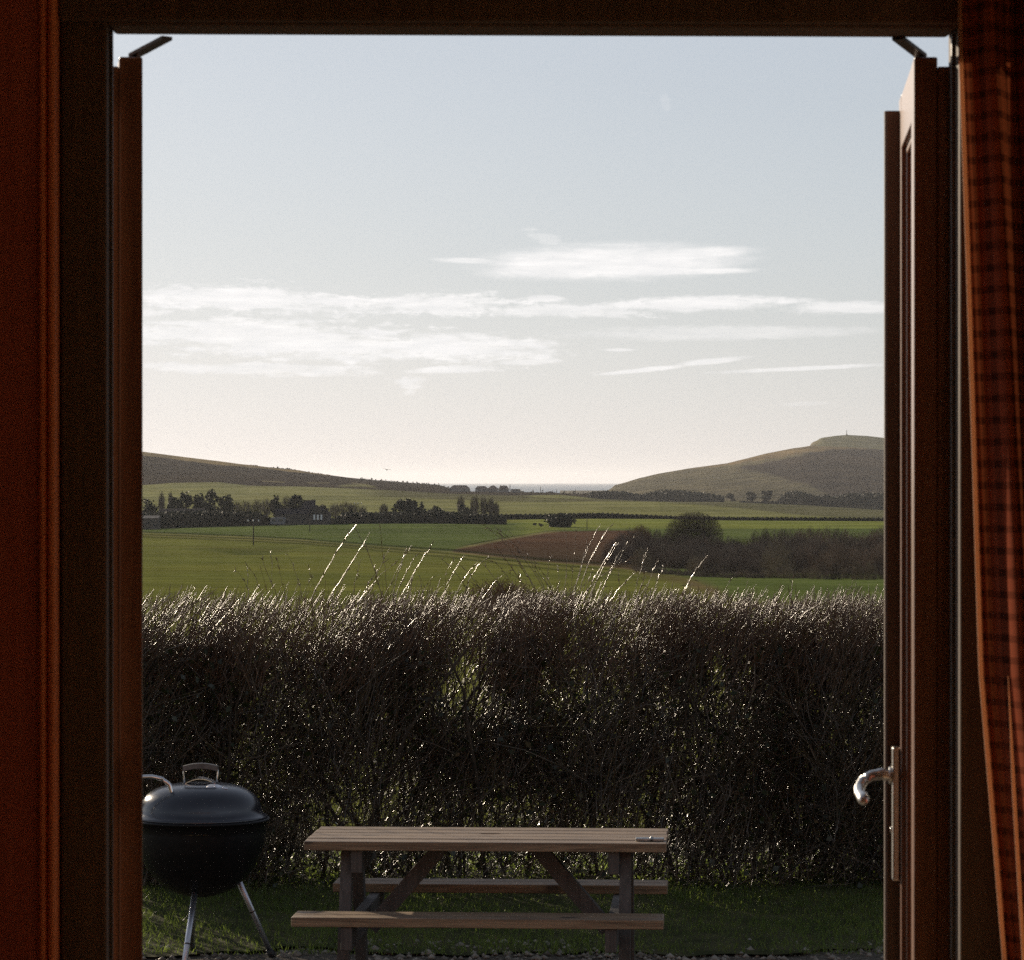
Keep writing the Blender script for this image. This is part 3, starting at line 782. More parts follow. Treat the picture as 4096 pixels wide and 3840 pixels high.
# ------------------------------------------------------------------ picnic table
M_DECK = wood('weathered_plank', (0.13, 0.085, 0.050), (0.36, 0.245, 0.145), (0.06, 0.04, 0.025), rough=0.5, axis='X', ring=55, bump=0.5, knots=3.0)
M_LEGW = wood('weathered_post', (0.070, 0.060, 0.052), (0.12, 0.103, 0.09), None, rough=0.7, axis='Z', ring=45, bump=0.4)
M_PLATE = mat('galvanised_plate', (0.30, 0.32, 0.33), (0.42, 0.44, 0.45), 40, rough=0.35, metal=0.8)


def picnic_table():
    cx, cy = -0.090, 13.49; g0 = gz(13.49)
    e = empty('picnic_table', (cx, cy, g0), 'weathered timber picnic table with attached benches in front of the hedge', 'picnic table')
    e.rotation_euler = (0, 0, math.radians(-3.4))
    L = 0.705; zt = 0.75 - g0; zs = 0.50 - g0
    # top: five planks, a slot worn for a parasol in the middle
    W0, n = 0.60, 5; pw = W0 / n; gap = 0.016; th = 0.034
    for k in range(n):
        y0 = -W0 / 2 + k * pw + gap / 2; y1 = y0 + pw - gap
        jx = random.uniform(-.004, .004)
        if k == 2:
            hole = [(0.045, y1 - 0.0), (0.03, y1 - 0.022), (0.0, y1 - 0.030), (-0.03, y1 - 0.022), (-0.045, y1 - 0.0)]
            poly = [(-L + jx, y0), (L + jx, y0), (L + jx, y1)] + hole + [(-L + jx, y1)]
            MB().prism(poly, zt - th, zt).build('top_plank', M_DECK, e)
        else:
            MB().box(-L + jx, L + jx, y0, y1, zt - th, zt + random.uniform(-.0015, .0015), None, 0.003).build('top_plank', M_DECK, e)
    # benches, two planks each
    for (yc) in (-0.55, 0.55):
        b = MB(); lx = -L - 0.005 if yc < 0 else -L + 0.03
        for q in (-0.052, 0.052):
            b.box(lx, L - 0.005, yc + q - 0.048, yc + q + 0.048, zs - 0.036, zs, None, 0.003)
        b.build('bench_seat', M_DECK, e)
    for x in (-0.545, 0.545):
        # legs of the A frame
        for s in (-1, 1):
            t0, t1 = s * 0.17, s * 0.42
            vs = []
            for (yy, zz) in ((t0, zt - th - 0.001), (t1, 0.0)):
                for dx in (-0.022, 0.022):
                    for dy in (-0.042, 0.042): vs.append((x + dx, yy + dy, zz))
            MB().add(vs, [(0, 1, 3, 2), (4, 6, 7, 5), (0, 4, 5, 1), (2, 3, 7, 6), (0, 2, 6, 4), (1, 5, 7, 3)]).build('leg', M_LEGW, e)
        xs = x + (0.044 if x < 0 else -0.044)
        MB().box(xs - 0.0215, xs + 0.0215, -0.64, 0.64, zs - 0.126, zs - 0.038, None, 0.003).build('bench_bearer', M_LEGW, e)
        MB().box(xs - 0.0215, xs + 0.0215, -0.27, 0.27, zt - 0.124, zt - 0.036, None, 0.003).build('top_bearer', M_LEGW, e)
        # diagonal brace running along the table
        sgn = 1 if x < 0 else -1
        p0 = Vector((x + sgn * 0.075, 0, zs - 0.12)); p1 = Vector((x + sgn * 0.36, 0, zt - 0.04))
        d = (p1 - p0).normalized(); nn = Vector((-d.z, 0, d.x)) * 0.03; vs = []
        for p in (p0, p1):
            for s1 in (-1, 1):
                for s2 in (-1, 1): vs.append(p + nn * s1 + Vector((0, 0.035 * s2, 0)))
        MB().add(vs, [(0, 1, 3, 2), (4, 6, 7, 5), (0, 4, 5, 1), (2, 3, 7, 6), (0, 2, 6, 4), (1, 5, 7, 3)]).build('brace', M_LEGW, e)
    # galvanised plate screwed to the right end of the top
    pl = MB().box(0.585, 0.640, -0.215, -0.165, zt + 0.002, zt + 0.012, None, 0.002).box(0.652, 0.695, -0.215, -0.165, zt + 0.002, zt + 0.012, None, 0.002)
    pl.tube([(0.646, -0.218, zt + 0.010), (0.646, -0.162, zt + 0.010)], 0.006, 10)
    pl.build('hinge_plate', M_PLATE, e)


picnic_table()

# ------------------------------------------------------------------ kettle barbecue
M_ENAMEL = mat('black_enamel', (0.016, 0.018, 0.026), (0.022, 0.024, 0.034), 30, rough=0.22, spec=0.9, bump=0.02, bscale=120)
M_ENAMEL2 = mat('bowl_enamel', (0.008, 0.008, 0.008), (0.013, 0.012, 0.012), 30, rough=0.45, spec=0.25)
M_ALU = mat('aluminium', (0.66, 0.66, 0.70), (0.74, 0.74, 0.78), 80, rough=0.42, metal=1.0, stretch=(1, 1, 0.1))
M_CHROME = mat('chrome', (0.75, 0.74, 0.72), (0.8, 0.79, 0.77), 40, rough=0.10, metal=1.0)
M_GOLD_STRIP = mat('gold_strip', (0.16, 0.11, 0.04), (0.22, 0.16, 0.06), 60, rough=0.4, metal=0.5)


def barbecue():
    bx, by = -1.328, 14.5; g0 = gz(by); rim = 0.717 - g0
    e = empty('kettle_barbecue', (bx, by, g0), 'black kettle barbecue with domed lid on splayed metal legs', 'barbecue')
    bowl = []
    for k in range(0, 15):
        a = math.pi / 2 * k / 14; bowl.append((max(0.002, 0.280 * math.sin(a)), rim - 0.012 - 0.325 * math.cos(a) ** 0.9))
    bowl += [(0.294, rim - 0.010), (0.297, rim - 0.003), (0.292, rim + 0.002), (0.272, rim)]
    MB().lathe(bowl, 56).build('bowl', M_ENAMEL2, e)
    lid = [(0.286, rim + 0.003), (0.288, rim + 0.010), (0.276, rim + 0.013)]
    for k in range(1, 17):
        a = math.pi / 2 * k / 16; lid.append((max(0.002, 0.262 * math.cos(a) ** 0.6), rim + 0.014 + 0.135 * math.sin(a) ** 0.9))
    lo = MB().lathe(lid, 64).build('lid', M_ENAMEL, e)
    # lid handle: two posts, heat shield, flat grip
    zt = rim + 0.148
    hm = MB()
    for s in (-1, 1):
        MB().tube([(s * 0.070, 0, zt - 0.012), (s * 0.071, 0, zt + 0.02), (s * 0.073, 0, zt + 0.056), (s * 0.066, 0, zt + 0.072)], 0.004, 8).build('bracket', M_CHROME, lo)
    grip = MB(); n = 12
    for k in range(n):
        u0 = -1 + 2 * k / n; u1 = -1 + 2 * (k + 1) / n
        z0 = zt + 0.070 + 0.012 * (1 - u0 * u0); z1 = zt + 0.070 + 0.012 * (1 - u1 * u1)
        vs = [(u * 0.075, y, z + dz) for (u, z) in ((u0, z0), (u1, z1)) for y in (-0.018, 0.018) for dz in (-0.018, 0.004)]
        grip.add(vs, [(0, 1, 3, 2), (4, 6, 7, 5), (0, 4, 5, 1), (2, 3, 7, 6), (0, 2, 6, 4), (1, 5, 7, 3)])
    o = grip.build('handle', mat('grey_grip', (0.10, 0.095, 0.09), (0.16, 0.15, 0.14), 40, rough=0.35), lo)
    sh = MB(); vs = []; fs = []; n = 12
    for k in range(n + 1):
        u = -1 + 2 * k / n; z = zt + 0.004 + 0.022 * (1 - u * u)
        vs += [(u * 0.066, -0.030, z - 0.004), (u * 0.066, 0.030, z), (u * 0.066, 0.030, z - 0.003), (u * 0.066, -0.030, z - 0.007)]
    for k in range(n):
        for q in range(4): fs.append((4 * k + q, 4 * k + (q + 1) % 4, 4 * k + 4 + (q + 1) % 4, 4 * k + 4 + q))
    sh.add(vs, fs); o = sh.build('heat_shield', M_CHROME, lo); smooth_angle(o, 40)
    # damper disc with its tab on the shoulder of the lid
    dm = MB(); Md = Matrix.Translation((0.072, -0.115, zt - 0.012)) @ Matrix.Rotation(math.radians(17), 4, 'X') @ Matrix.Rotation(math.radians(9), 4, 'Y')
    dm.lathe([(0.001, 0.006), (0.036, 0.005), (0.038, 0.0), (0.036, -0.012)], 28, Md)
    dm.box(0.030, 0.052, -0.006, 0.006, 0.003, 0.009, Md, 0.001)
    dm.tube([Md @ Vector((0, 0, 0.004)), Md @ Vector((0, 0, 0.010))], 0.006, 10)
    dm.build('damper', M_ALU, lo)
    # lid holder: a flat chrome hoop on the left side
    ctl = [(-0.112, 0.722), (-0.108, 0.758), (-0.117, 0.792), (-0.146, 0.816), (-0.19, 0.826), (-0.24, 0.825), (-0.29, 0.806), (-0.325, 0.765), (-0.335, 0.70), (-0.32, 0.65)]
    pts = []
    for k in range(len(ctl) - 1):
        for q in range(4): f = q / 4; pts.append((ctl[k][0] * (1 - f) + ctl[k + 1][0] * f, -0.15, ctl[k][1] * (1 - f) + ctl[k + 1][1] * f))
    P = np.array([pts]); V, Fq = tubes(P, np.full((1, len(pts)), 0.009), 12)
    MB().add(V.tolist(), Fq.tolist(), None, True).build('lid_holder', M_CHROME, e)
    # thin dull gold strip on the front of the bowl
    bd = MB(); vs = []; fs = []; n = 10
    for k in range(n + 1):
        a = math.radians(-90 - 8 + 22 * k / n)
        for (zz, r) in ((rim - 0.060, 0.2725), (rim - 0.044, 0.2765)): vs.append((r * math.cos(a) * 1.008, r * math.sin(a) * 1.008, zz))
    for k in range(n): fs.append((2 * k, 2 * k + 2, 2 * k + 3, 2 * k + 1))
    bd.add(vs, fs); bd.build('gold_strip', M_GOLD_STRIP, e)
    # legs
    for (fx, fy, tx, ty, ring) in ((-0.045, -0.36, -0.012, -0.118, 0.135), (0.288, 0.22, 0.135, 0.105, 0.21), (-0.075, 0.36, -0.035, 0.14, 0.21)):
        ztop_ = 0.345 if fy < 0 else 0.40
        zf = gz(by + fy) - g0
        f = Vector((fx, fy, zf + 0.012)); t = Vector((tx, ty, ztop_))
        lg = MB().tube([f, f.lerp(t, .5), t], 0.0125, 16).build('leg', M_ALU, e)
        u = (t - f).normalized(); c = f.lerp(t, ring / ztop_)
        MB().tube([c - u * 0.003, c + u * 0.003], 0.0136, 16).build('joint', M_DARKMET, lg)
        MB().tube([f - u * 0.012, f + u * 0.03], 0.0150, 14).build('foot', mat('black_plastic', (0.02, 0.02, 0.02), (0.03, 0.03, 0.03), 30, rough=0.5), lg)
    return e


barbecue()

# ------------------------------------------------------------------ the garden hedge
M_TWIG = mat('twig_bark', (0.056, 0.038, 0.020), (0.13, 0.086, 0.045), 7.0, rough=0.36, spec=1.0)
M_TWIG_TOP = mat('young_twig_bark', (0.105, 0.058, 0.031), (0.20, 0.115, 0.06), 9.0, rough=0.38, spec=0.65)
M_STEM = mat('old_stem_bark', (0.05, 0.038, 0.028), (0.09, 0.07, 0.05), 12.0, rough=0.8, spec=0.2)
M_HLEAF = mat('hedge_leaf', (0.022, 0.030, 0.010), (0.05, 0.055, 0.018), 5.0, rough=0.26, spec=0.55, trans=0.15)
M_SHOOT = mat('shoot_bark', (0.11, 0.068, 0.030), (0.19, 0.12, 0.058), 9.0, rough=0.30, spec=0.6)

HX0, HX1, HY0, HY1 = -3.6, 3.6, 16.55, 17.18
HOLES = [(472, 672, 25, 32, .95), (458, 690, 34, 14, .8), (487, 700, 22, 16, .7), (718, 664, 12, 20, .93), (746, 668, 8, 17, .93), (810, 686, 6, 14, .85), (549, 674, 9, 17, .8),
         (580, 680, 10, 16, .75), (592, 720, 6, 7, .7), (506, 708, 10, 7, .6), (444, 714, 18, 9, .6), (571, 757, 8, 8, .6), (323, 705, 22, 14, .65), (263, 731, 20, 6, .6),
         (294, 738, 18, 5, .6), (235, 760, 16, 8, .6), (410, 780, 14, 9, .6), (655, 770, 14, 8, .6), (760, 775, 12, 12, .6), (850, 745, 6, 14, .7), (615, 665, 7, 15, .6), (690, 745, 9, 9, .6)]


def htop(x):
    return 1.60 + 0.018 * np.sin(x * 3.1) + 0.012 * np.sin(x * 7.7 + 1) - 0.02 * np.exp(-((x + 1.75) / 0.5) ** 2) + 0.012 * np.exp(-((x - 1.6) / 0.5) ** 2)


def keep_mask(P):
    px = CX + P[:, 0] / P[:, 1] * F; py = HY - (P[:, 2] - H) / P[:, 1] * F
    keep = np.ones(len(P)); jig = rng.normal(0, 0.12, len(P))
    for (hx, hy, rx, ry, k) in HOLES:
        r = np.sqrt(((px - hx) / rx) ** 2 + ((py - hy) / ry) ** 2) + jig
        keep *= 1 - k * (1 - sm(r, 0.75, 1.15))
    keep *= 1 - 0.82 * sm(-P[:, 0], 1.85, 2.05) * (1 - sm(P[:, 2], 1.0, 1.25))  # unseen low stretch thinned to let sun patches onto the lawn
    clump = np.sin(P[:, 0] * 3.7 + P[:, 2] * 2.1) + np.sin(P[:, 0] * 8.3 - P[:, 2] * 5.0 + 1.3) + np.sin(P[:, 0] * 1.3 + P[:, 2] * 7.9 + P[:, 1] * 3 + 0.4)
    keep *= 0.52 + 0.48 * sm(clump, -1.3, 0.9)
    keep *= 1 - 0.5 * sm(P[:, 0], -1.3, -1.0) * (1 - sm(P[:, 0], 0.6, 1.0)) * (1 - sm(P[:, 2], 0.55, 0.8))
    return rng.uniform(size=len(P)) < keep


def twigset(n, zlo, zhi, lmin, lmax, rad, tilt, K=4, topclip=True, yr=None, lean=0.25, wig=1.0):
    x = rng.uniform(HX0, HX1, n); y = rng.uniform(*(yr or (HY0, HY1)), n); z = zlo + (zhi - zlo) * rng.uniform(size=n)
    y += 0.06 * np.sin(x * 5 + z * 3) + 0.05 * np.sin(x * 11)
    L = rng.uniform(lmin, lmax, n); th = np.abs(rng.normal(tilt, tilt * 0.6, n)); ph = rng.uniform(0, 2 * math.pi, n)
    d = np.stack([np.sin(th) * np.cos(ph) + lean, np.sin(th) * np.sin(ph), np.cos(th)], 1); d /= np.linalg.norm(d, axis=1, keepdims=True)
    cur = rng.normal(0, 0.35 * wig, (n, 3)); P = np.zeros((n, K, 3)); P[:, 0] = np.stack([x, y, z], 1)
    for k in range(1, K):
        dd = d + cur * (k / K) + rng.normal(0, 0.16 * wig, (n, 3)); dd /= np.linalg.norm(dd, axis=1, keepdims=True)
        P[:, k] = P[:, k - 1] + dd * (L / (K - 1))[:, None]
    P = P[keep_mask(P[:, K // 2])]
    if topclip:
        over = P[:, -1, 2] - (htop(P[:, -1, 0]) + rng.normal(0.0, 0.014, len(P))); P = P[over < 0.0]
    R = rng.uniform(*rad, len(P))[:, None] * np.linspace(1.0, 0.45, K)[None, :]
    return P, R


def garden_hedge():
    e = empty('hedge', (0, 16.95, gz(16.95)), 'tall bare clipped garden hedge with long unclipped shoots, behind the picnic table', 'hedge')
    off = np.array(e.location)
    def tw(name, sets, m, sides=5):
        Vs = []; Fs = []; o = 0
        for (P, R) in sets:
            V, Fq = tubes(P - off, R, sides); Vs.append(V); Fs.append(Fq + o); o += len(V)
        return link(name, mesh_np(name, np.concatenate(Vs), np.concatenate(Fs), True), e, m)
    a = twigset(27000, 0.15, 1.3, 0.12, 0.42, (0.0011, 0.0026), 0.75)
    b = twigset(16000, 0.15, 1.15, 0.25, 0.6, (0.0018, 0.0038), 0.5)
    c = twigset(14000, 0.12, 1.0, 0.15, 0.4, (0.0012, 0.0024), 1.2)
    tw('twigs', [a, b, c], M_TWIG)
    # the clipped top: dense upright young twigs
    t1 = twigset(32000, 1.12, 1.585, 0.05, 0.26, (0.0012, 0.0025), 0.55, lean=0.32, wig=0.4)
    t2 = twigset(3000, 1.46, 1.55, 0.05, 0.13, (0.0012, 0.0022), 0.30, topclip=False, lean=0.30, wig=0.3)
    t3 = twigset(3200, 1.05, 1.45, 0.22, 0.42, (0.0014, 0.0024), 0.35, lean=0.5, wig=0.15)
    tw('young_twigs', [t1, t2, t3], M_TWIG_TOP, 7)
    # stems from the ground
    n = 150; P = np.zeros((n, 7, 3)); x = rng.uniform(HX0, HX1, n); y = rng.uniform(HY0 + .1, HY1 - .1, n)
    P[:, 0] = np.stack([x, y, np.full(n, 0.14)], 1); d = rng.normal(0, 0.28, (n, 2))
    for k in range(1, 7):
        d += rng.normal(0, 0.16, (n, 2)); P[:, k] = P[:, k - 1] + np.stack([d[:, 0] * .19, d[:, 1] * .10, np.full(n, 0.20)], 1)
    V, Fq = tubes(P - off, rng.uniform(0.006, 0.014, n)[:, None] * np.linspace(1, .4, 7)[None], 6)
    link('stems', mesh_np('stems', V, Fq, True), e, M_STEM)
    # leaves of bramble and ivy, thicker low down
    n = 34000; zz = 0.14 + 1.2 * rng.uniform(size=n) ** 1.25
    Pq = np.stack([rng.uniform(HX0, HX1, n), rng.uniform(HY0 - 0.03, HY1 + .1, n), zz], 1); Pq = Pq[keep_mask(Pq)]
    V, Fq = quads(Pq - off, rng.uniform(0.014, 0.036, len(Pq)), 1.3)
    link('leaves', mesh_np('leaves', V, Fq), e, M_HLEAF)
    # reddish brushwood mound standing a little over the top
    n = 1100; bx = rng.normal(-0.05, 0.15, n); P = np.zeros((n, 3, 3)); P[:, 0] = np.stack([bx, rng.uniform(17.1, 17.6, n), rng.uniform(1.45, 1.58, n)], 1)
    hh = 0.04 * np.exp(-((bx + 0.05) / 0.16) ** 2) + 0.008
    for k in (1, 2): P[:, k] = P[:, k - 1] + np.stack([rng.normal(0, .03, n), rng.normal(0, .02, n), hh * rng.uniform(.5, 1.1, n)], 1)
    V, Fq = tubes(P - off, np.full((n, 3), 0.0010), 3)
    link('brushwood', mesh_np('brushwood', V, Fq, True), e, M_TWIG_TOP)
    # long unclipped shoots
    shoots = [((311, 592), (334, 556), (356, 525), 1.2), ((383, 592), (371, 560), (353, 524), 1.2), ((328, 592), (352, 562), (370, 532), 1.1), ((335, 592), (348, 569), (357, 557), .8),
              ((352, 592), (357, 575), (361, 558), .7), ((388, 592), (383, 555), (379, 523), .7), ((360, 594), (370, 581), (377, 571), 1), ((366, 592), (379, 570), (390, 548), .8),
              ((383, 592), (398, 568), (412, 545), .8), ((391, 592), (400, 568), (407, 547), .9), ((394, 592), (410, 565), (421, 551), .8), ((398, 594), (420, 563), (433, 543), 1),
              ((406, 594), (411, 582), (416, 570), .9), ((358, 594), (384, 572), (406, 556), .7), ((463, 594), (473, 573), (489, 556), 1), ((452, 594), (465, 577), (478, 562), .7),
              ((440, 592), (455, 570), (466, 555), .8), ((474, 594), (457, 575), (440, 558), .8), ((487, 594), (471, 576), (452, 561), .8), ((510, 594), (493, 576), (478, 558), .8),
              ((522, 594), (505, 573), (491, 560), .8), ((533, 594), (512, 568), (496, 548), 1), ((542, 594), (522, 567), (501, 535), 1), ((549, 594), (527, 558), (487, 527), .9),
              ((550, 594), (523, 556), (494, 526), .9), ((543, 594), (512, 553), (482, 524), .9), ((557, 594), (538, 570), (508, 530), 1), ((549, 594), (548, 570), (554, 553), .7),
              ((559, 594), (559, 580), (558, 565), .6), ((563, 594), (567, 560), (564, 527), .8), ((569, 594), (573, 568), (577, 528), .8), ((570, 594), (581, 568), (588, 535), .9),
              ((575, 594), (583, 560), (601, 524), .9), ((578, 594), (592, 557), (614, 523), 1.1), ((579, 594), (602, 577), (637, 556), 1.3), ((584, 594), (589, 580), (593, 569), .8),
              ((583, 592), (600, 568), (618, 540), 1.2), ((588, 594), (606, 562), (623, 538), .9), ((597, 594), (614, 567), (630, 544), .9), ((600, 594), (616, 560), (640, 532), .7),
              ((609, 594), (627, 580), (642, 568), .8), ((637, 594), (642, 583), (646, 572), 1.1), ((632, 594), (640, 572), (648, 547), .8), ((652, 594), (659, 578), (666, 563), .9),
              ((643, 594), (651, 576), (658, 561), .7), ((680, 592), (693, 575), (708, 555), .9), ((250, 594), (244, 580), (232, 570), .6), ((249, 594), (248, 580), (247, 565), .7),
              ((263, 594), (256, 578), (247, 569), .6), ((271, 594), (264, 580), (260, 566), .6), ((279, 594), (268, 575), (262, 558), .8), ((272, 592), (272, 570), (271, 551), .6),
              ((286, 594), (281, 575), (276, 559), .6), ((303, 594), (296, 573), (286, 552), .7), ((318, 594), (312, 578), (308, 566), .5), ((420, 594), (428, 582), (440, 575), .6),
              ((430, 594), (424, 585), (418, 575), .5), ((516, 594), (520, 580), (517, 568), .5), ((605, 594), (622, 586), (650, 578), .6), ((665, 594), (680, 586), (700, 580), .5),
              ((625, 594), (618, 575), (622, 560), .6), ((535, 594), (520, 580), (500, 572), .6), ((480, 594), (500, 577), (515, 571), .5), ((560, 594), (545, 575), (533, 560), .7),
              ((592, 594), (604, 580), (612, 566), .6), ((570, 594), (590, 580), (606, 575), .6), ((448, 594), (446, 575), (455, 560), .5), ((300, 594), (309, 582), (313, 574), .6),
              ((720, 594), (728, 585), (733, 578), .6), ((790, 594), (792, 586), (793, 579), .6)]
    for k in range(15):                              # unseen shoots left of the doorway, added to streak shadow across the table
        x = -130 + k * 17 + random.uniform(-6, 6); q = random.uniform(20, 75); l = random.uniform(-14, 26)
        shoots.append(((x, 594), (x + l * .4, 590 - q * .5), (x + l, 590 - q), random.uniform(1.2, 2.2)))
    for (p0, p1, p2, w) in shoots:
        d0 = random.uniform(16.75, 17.15); d2 = d0 + random.uniform(-.18, .18)
        a, b, c = np.array(at(p0[0], p0[1] + 8, d0)), np.array(at(p1[0], p1[1], (d0 + d2) / 2)), np.array(at(p2[0], p2[1], d2))
        n = 10; pts = []
        for k in range(n):
            t = k / (n - 1); q = a * (2 * (t - .5) * (t - 1)) + b * (4 * t * (1 - t)) + c * (2 * t * (t - .5))
            pts.append(q + (rng.normal(0, 0.0022, 3) if 0 < k < n - 1 else 0))
        P = np.array([pts]); R = (0.0017 * w * np.linspace(1, .5, n))[None] * (1 + 0.15 * (np.arange(n) % 2))[None]
        # buds and a few side spurs in the same mesh
        m_ = int(9 * w); ti = rng.uniform(.15, .95, m_); base = np.stack([np.interp(ti * (n - 1), np.arange(n), P[0, :, i]) for i in range(3)], 1)
        dr = (P[0, -1] - P[0, 0]); dr /= np.linalg.norm(dr); tip = base + dr * rng.uniform(.008, .02, (m_, 1)) + rng.normal(0, .007, (m_, 3))
        V1, F1 = tubes(P - off, R, 5); V2, F2 = tubes(np.stack([base, (base + tip) / 2, tip], 1) - off, np.tile([[.0016, .0018, .0006]], (m_, 1)), 4)
        link('shoot', mesh_np('shoot', np.concatenate([V1, V2]), np.concatenate([F1, F2 + len(V1)]), True), e, M_SHOOT)


garden_hedge()

# ------------------------------------------------------------------ far trees, bushes, hedges
M_EVER = mat('evergreen_foliage', (0.018, 0.022, 0.012), (0.04, 0.044, 0.02), 0.35, rough=0.7, spec=0.2)
M_BARE = mat('bare_twigs', (0.075, 0.058, 0.045), (0.14, 0.108, 0.082), 0.4, rough=0.8, spec=0.15)
M_TRUNK = mat('tree_trunk', (0.05, 0.04, 0.03), (0.09, 0.07, 0.05), 2.0, rough=0.9, spec=0.1)
M_RUSSET = mat('russet_twigs', (0.14, 0.086, 0.05), (0.23, 0.145, 0.082), 0.5, rough=0.8, spec=0.15)


def crown_pts(n, w, h, kind):
    """points through an uneven crown: clumps inside an envelope, base at z = 0"""
    nc = max(6, int(n / 60)); cc = []
    while len(cc) < nc:
        p = rng.uniform(-1, 1, 3)
        if kind == 'spire':
            r = (1 - (p[2] + 1) / 2) * 0.95 + 0.08
            ok = math.hypot(p[0], p[1]) < r
        elif kind == 'layer':
            lev = round((p[2] + 1) * 2.2) / 2.2 - 1; p[2] = lev + rng.normal(0, .05); ok = math.hypot(p[0], p[1]) < (0.55 + 0.4 * (lev > -0.3))
        elif kind == 'bush':
            ok = np.linalg.norm(p * (1, 1, 0.72)) < 1 and (p[2] > -1)
        else:
            ok = 0.25 < np.linalg.norm(p) < 1
        if ok: cc.append(p)
    cc = np.array(cc); k = rng.integers(0, nc, n); sp = rng.uniform(0.10, 0.26, nc)[k]
    P = cc[k] + rng.normal(size=(n, 3)) * sp[:, None] * (1, 1, 0.8)
    P[:, 2] = np.clip(P[:, 2], -1, 1.15)
    return P * (w / 2, w / 2, h / 2) + (0, 0, h / 2)


def tree(name, px, d, top, wpx, kind, label, cat='tree', group=None, n=900, leaf=None, sink=0.0):
    b = put(px, d); b.z -= sink
    h = (H - (top - HY) / F * d) - b.z; w = wpx / F * d
    e = empty(name, b, label, cat, group)
    if kind == 'bare':
        # trunk and limbs, then a spray of fine rising twigs
        P = np.array([[(0, 0, -0.3), (rng.normal(0, .05) * w, 0, h * .3), (rng.normal(0, .06) * w, 0, h * .62)]])
        nl = 7; L = np.zeros((nl, 3, 3)); a = rng.uniform(0, 6.28, nl); z0 = rng.uniform(.2, .5, nl) * h
        L[:, 0, 2] = z0; L[:, 1] = np.stack([np.cos(a) * w * .18, np.sin(a) * w * .18, z0 + h * .18], 1); L[:, 2] = np.stack([np.cos(a) * w * .36, np.sin(a) * w * .36, np.minimum(z0 + h * .38, h * .9)], 1)
        V1, F1 = tubes(P, np.array([[.028, .02, .01]]) * h, 6); V2, F2 = tubes(L, np.tile([[.012, .008, .004]], (nl, 1)) * h, 5)
        link('trunk', mesh_np('trunk', np.concatenate([V1, V2]), np.concatenate([F1, F2 + len(V1)]), True), e, M_TRUNK)
        nt_ = int(n * .30); u = rng.uniform(size=nt_); q = rng.normal(size=(nt_, 3)); q /= np.linalg.norm(q, axis=1, keepdims=True); q *= rng.uniform(.3, 1, (nt_, 1)) ** .6
        c = q * (w / 2 * .92, w / 2 * .92, h * .36) + (0, 0, h * .60)
        dr = np.stack([c[:, 0], c[:, 1], (c[:, 2] - h * .25)], 1); dr /= np.linalg.norm(dr, axis=1, keepdims=True); dr += rng.normal(0, .3, (nt_, 3)); dr[:, 2] += .55
        dr /= np.linalg.norm(dr, axis=1, keepdims=True); ln = rng.uniform(.10, .30, (nt_, 1)) * h
        P = np.stack([c - dr * ln * .6, c + rng.normal(0, .01, (nt_, 3)) * h, c + dr * ln * .5], 1)
        P[..., 2] = np.clip(P[..., 2], .1 * h, h)
        rr = 0.10 / F * d
        V, Fq = tubes(P, np.tile([[1.4, 1.0, .5]], (nt_, 1)) * rr, 3)
        link('crown', mesh_np('crown', V, Fq, True), e, M_BARE)
    else:
        P = np.array([[(0, 0, -0.3), (0, 0, h * .3), (rng.normal(0, .03) * w, 0, h * .7)]])
        V1, F1 = tubes(P, np.array([[.035, .028, .012]]) * h, 6)
        link('trunk', mesh_np('trunk', V1, F1, True), e, M_TRUNK)
        Pq = crown_pts(n, w, h * (0.97 if kind in ('bush', 'spire') else .82), kind)
        if kind not in ('bush', 'spire'): Pq[:, 2] += h * .16
        V, Fq = quads(Pq, rng.uniform(.6, 1.4, n) * (leaf or 2.0) / F * d, 1.2)
        link('crown', mesh_np('crown', V, Fq), e, M_EVER if cat != 'bush2' else M_BARE)
    return e


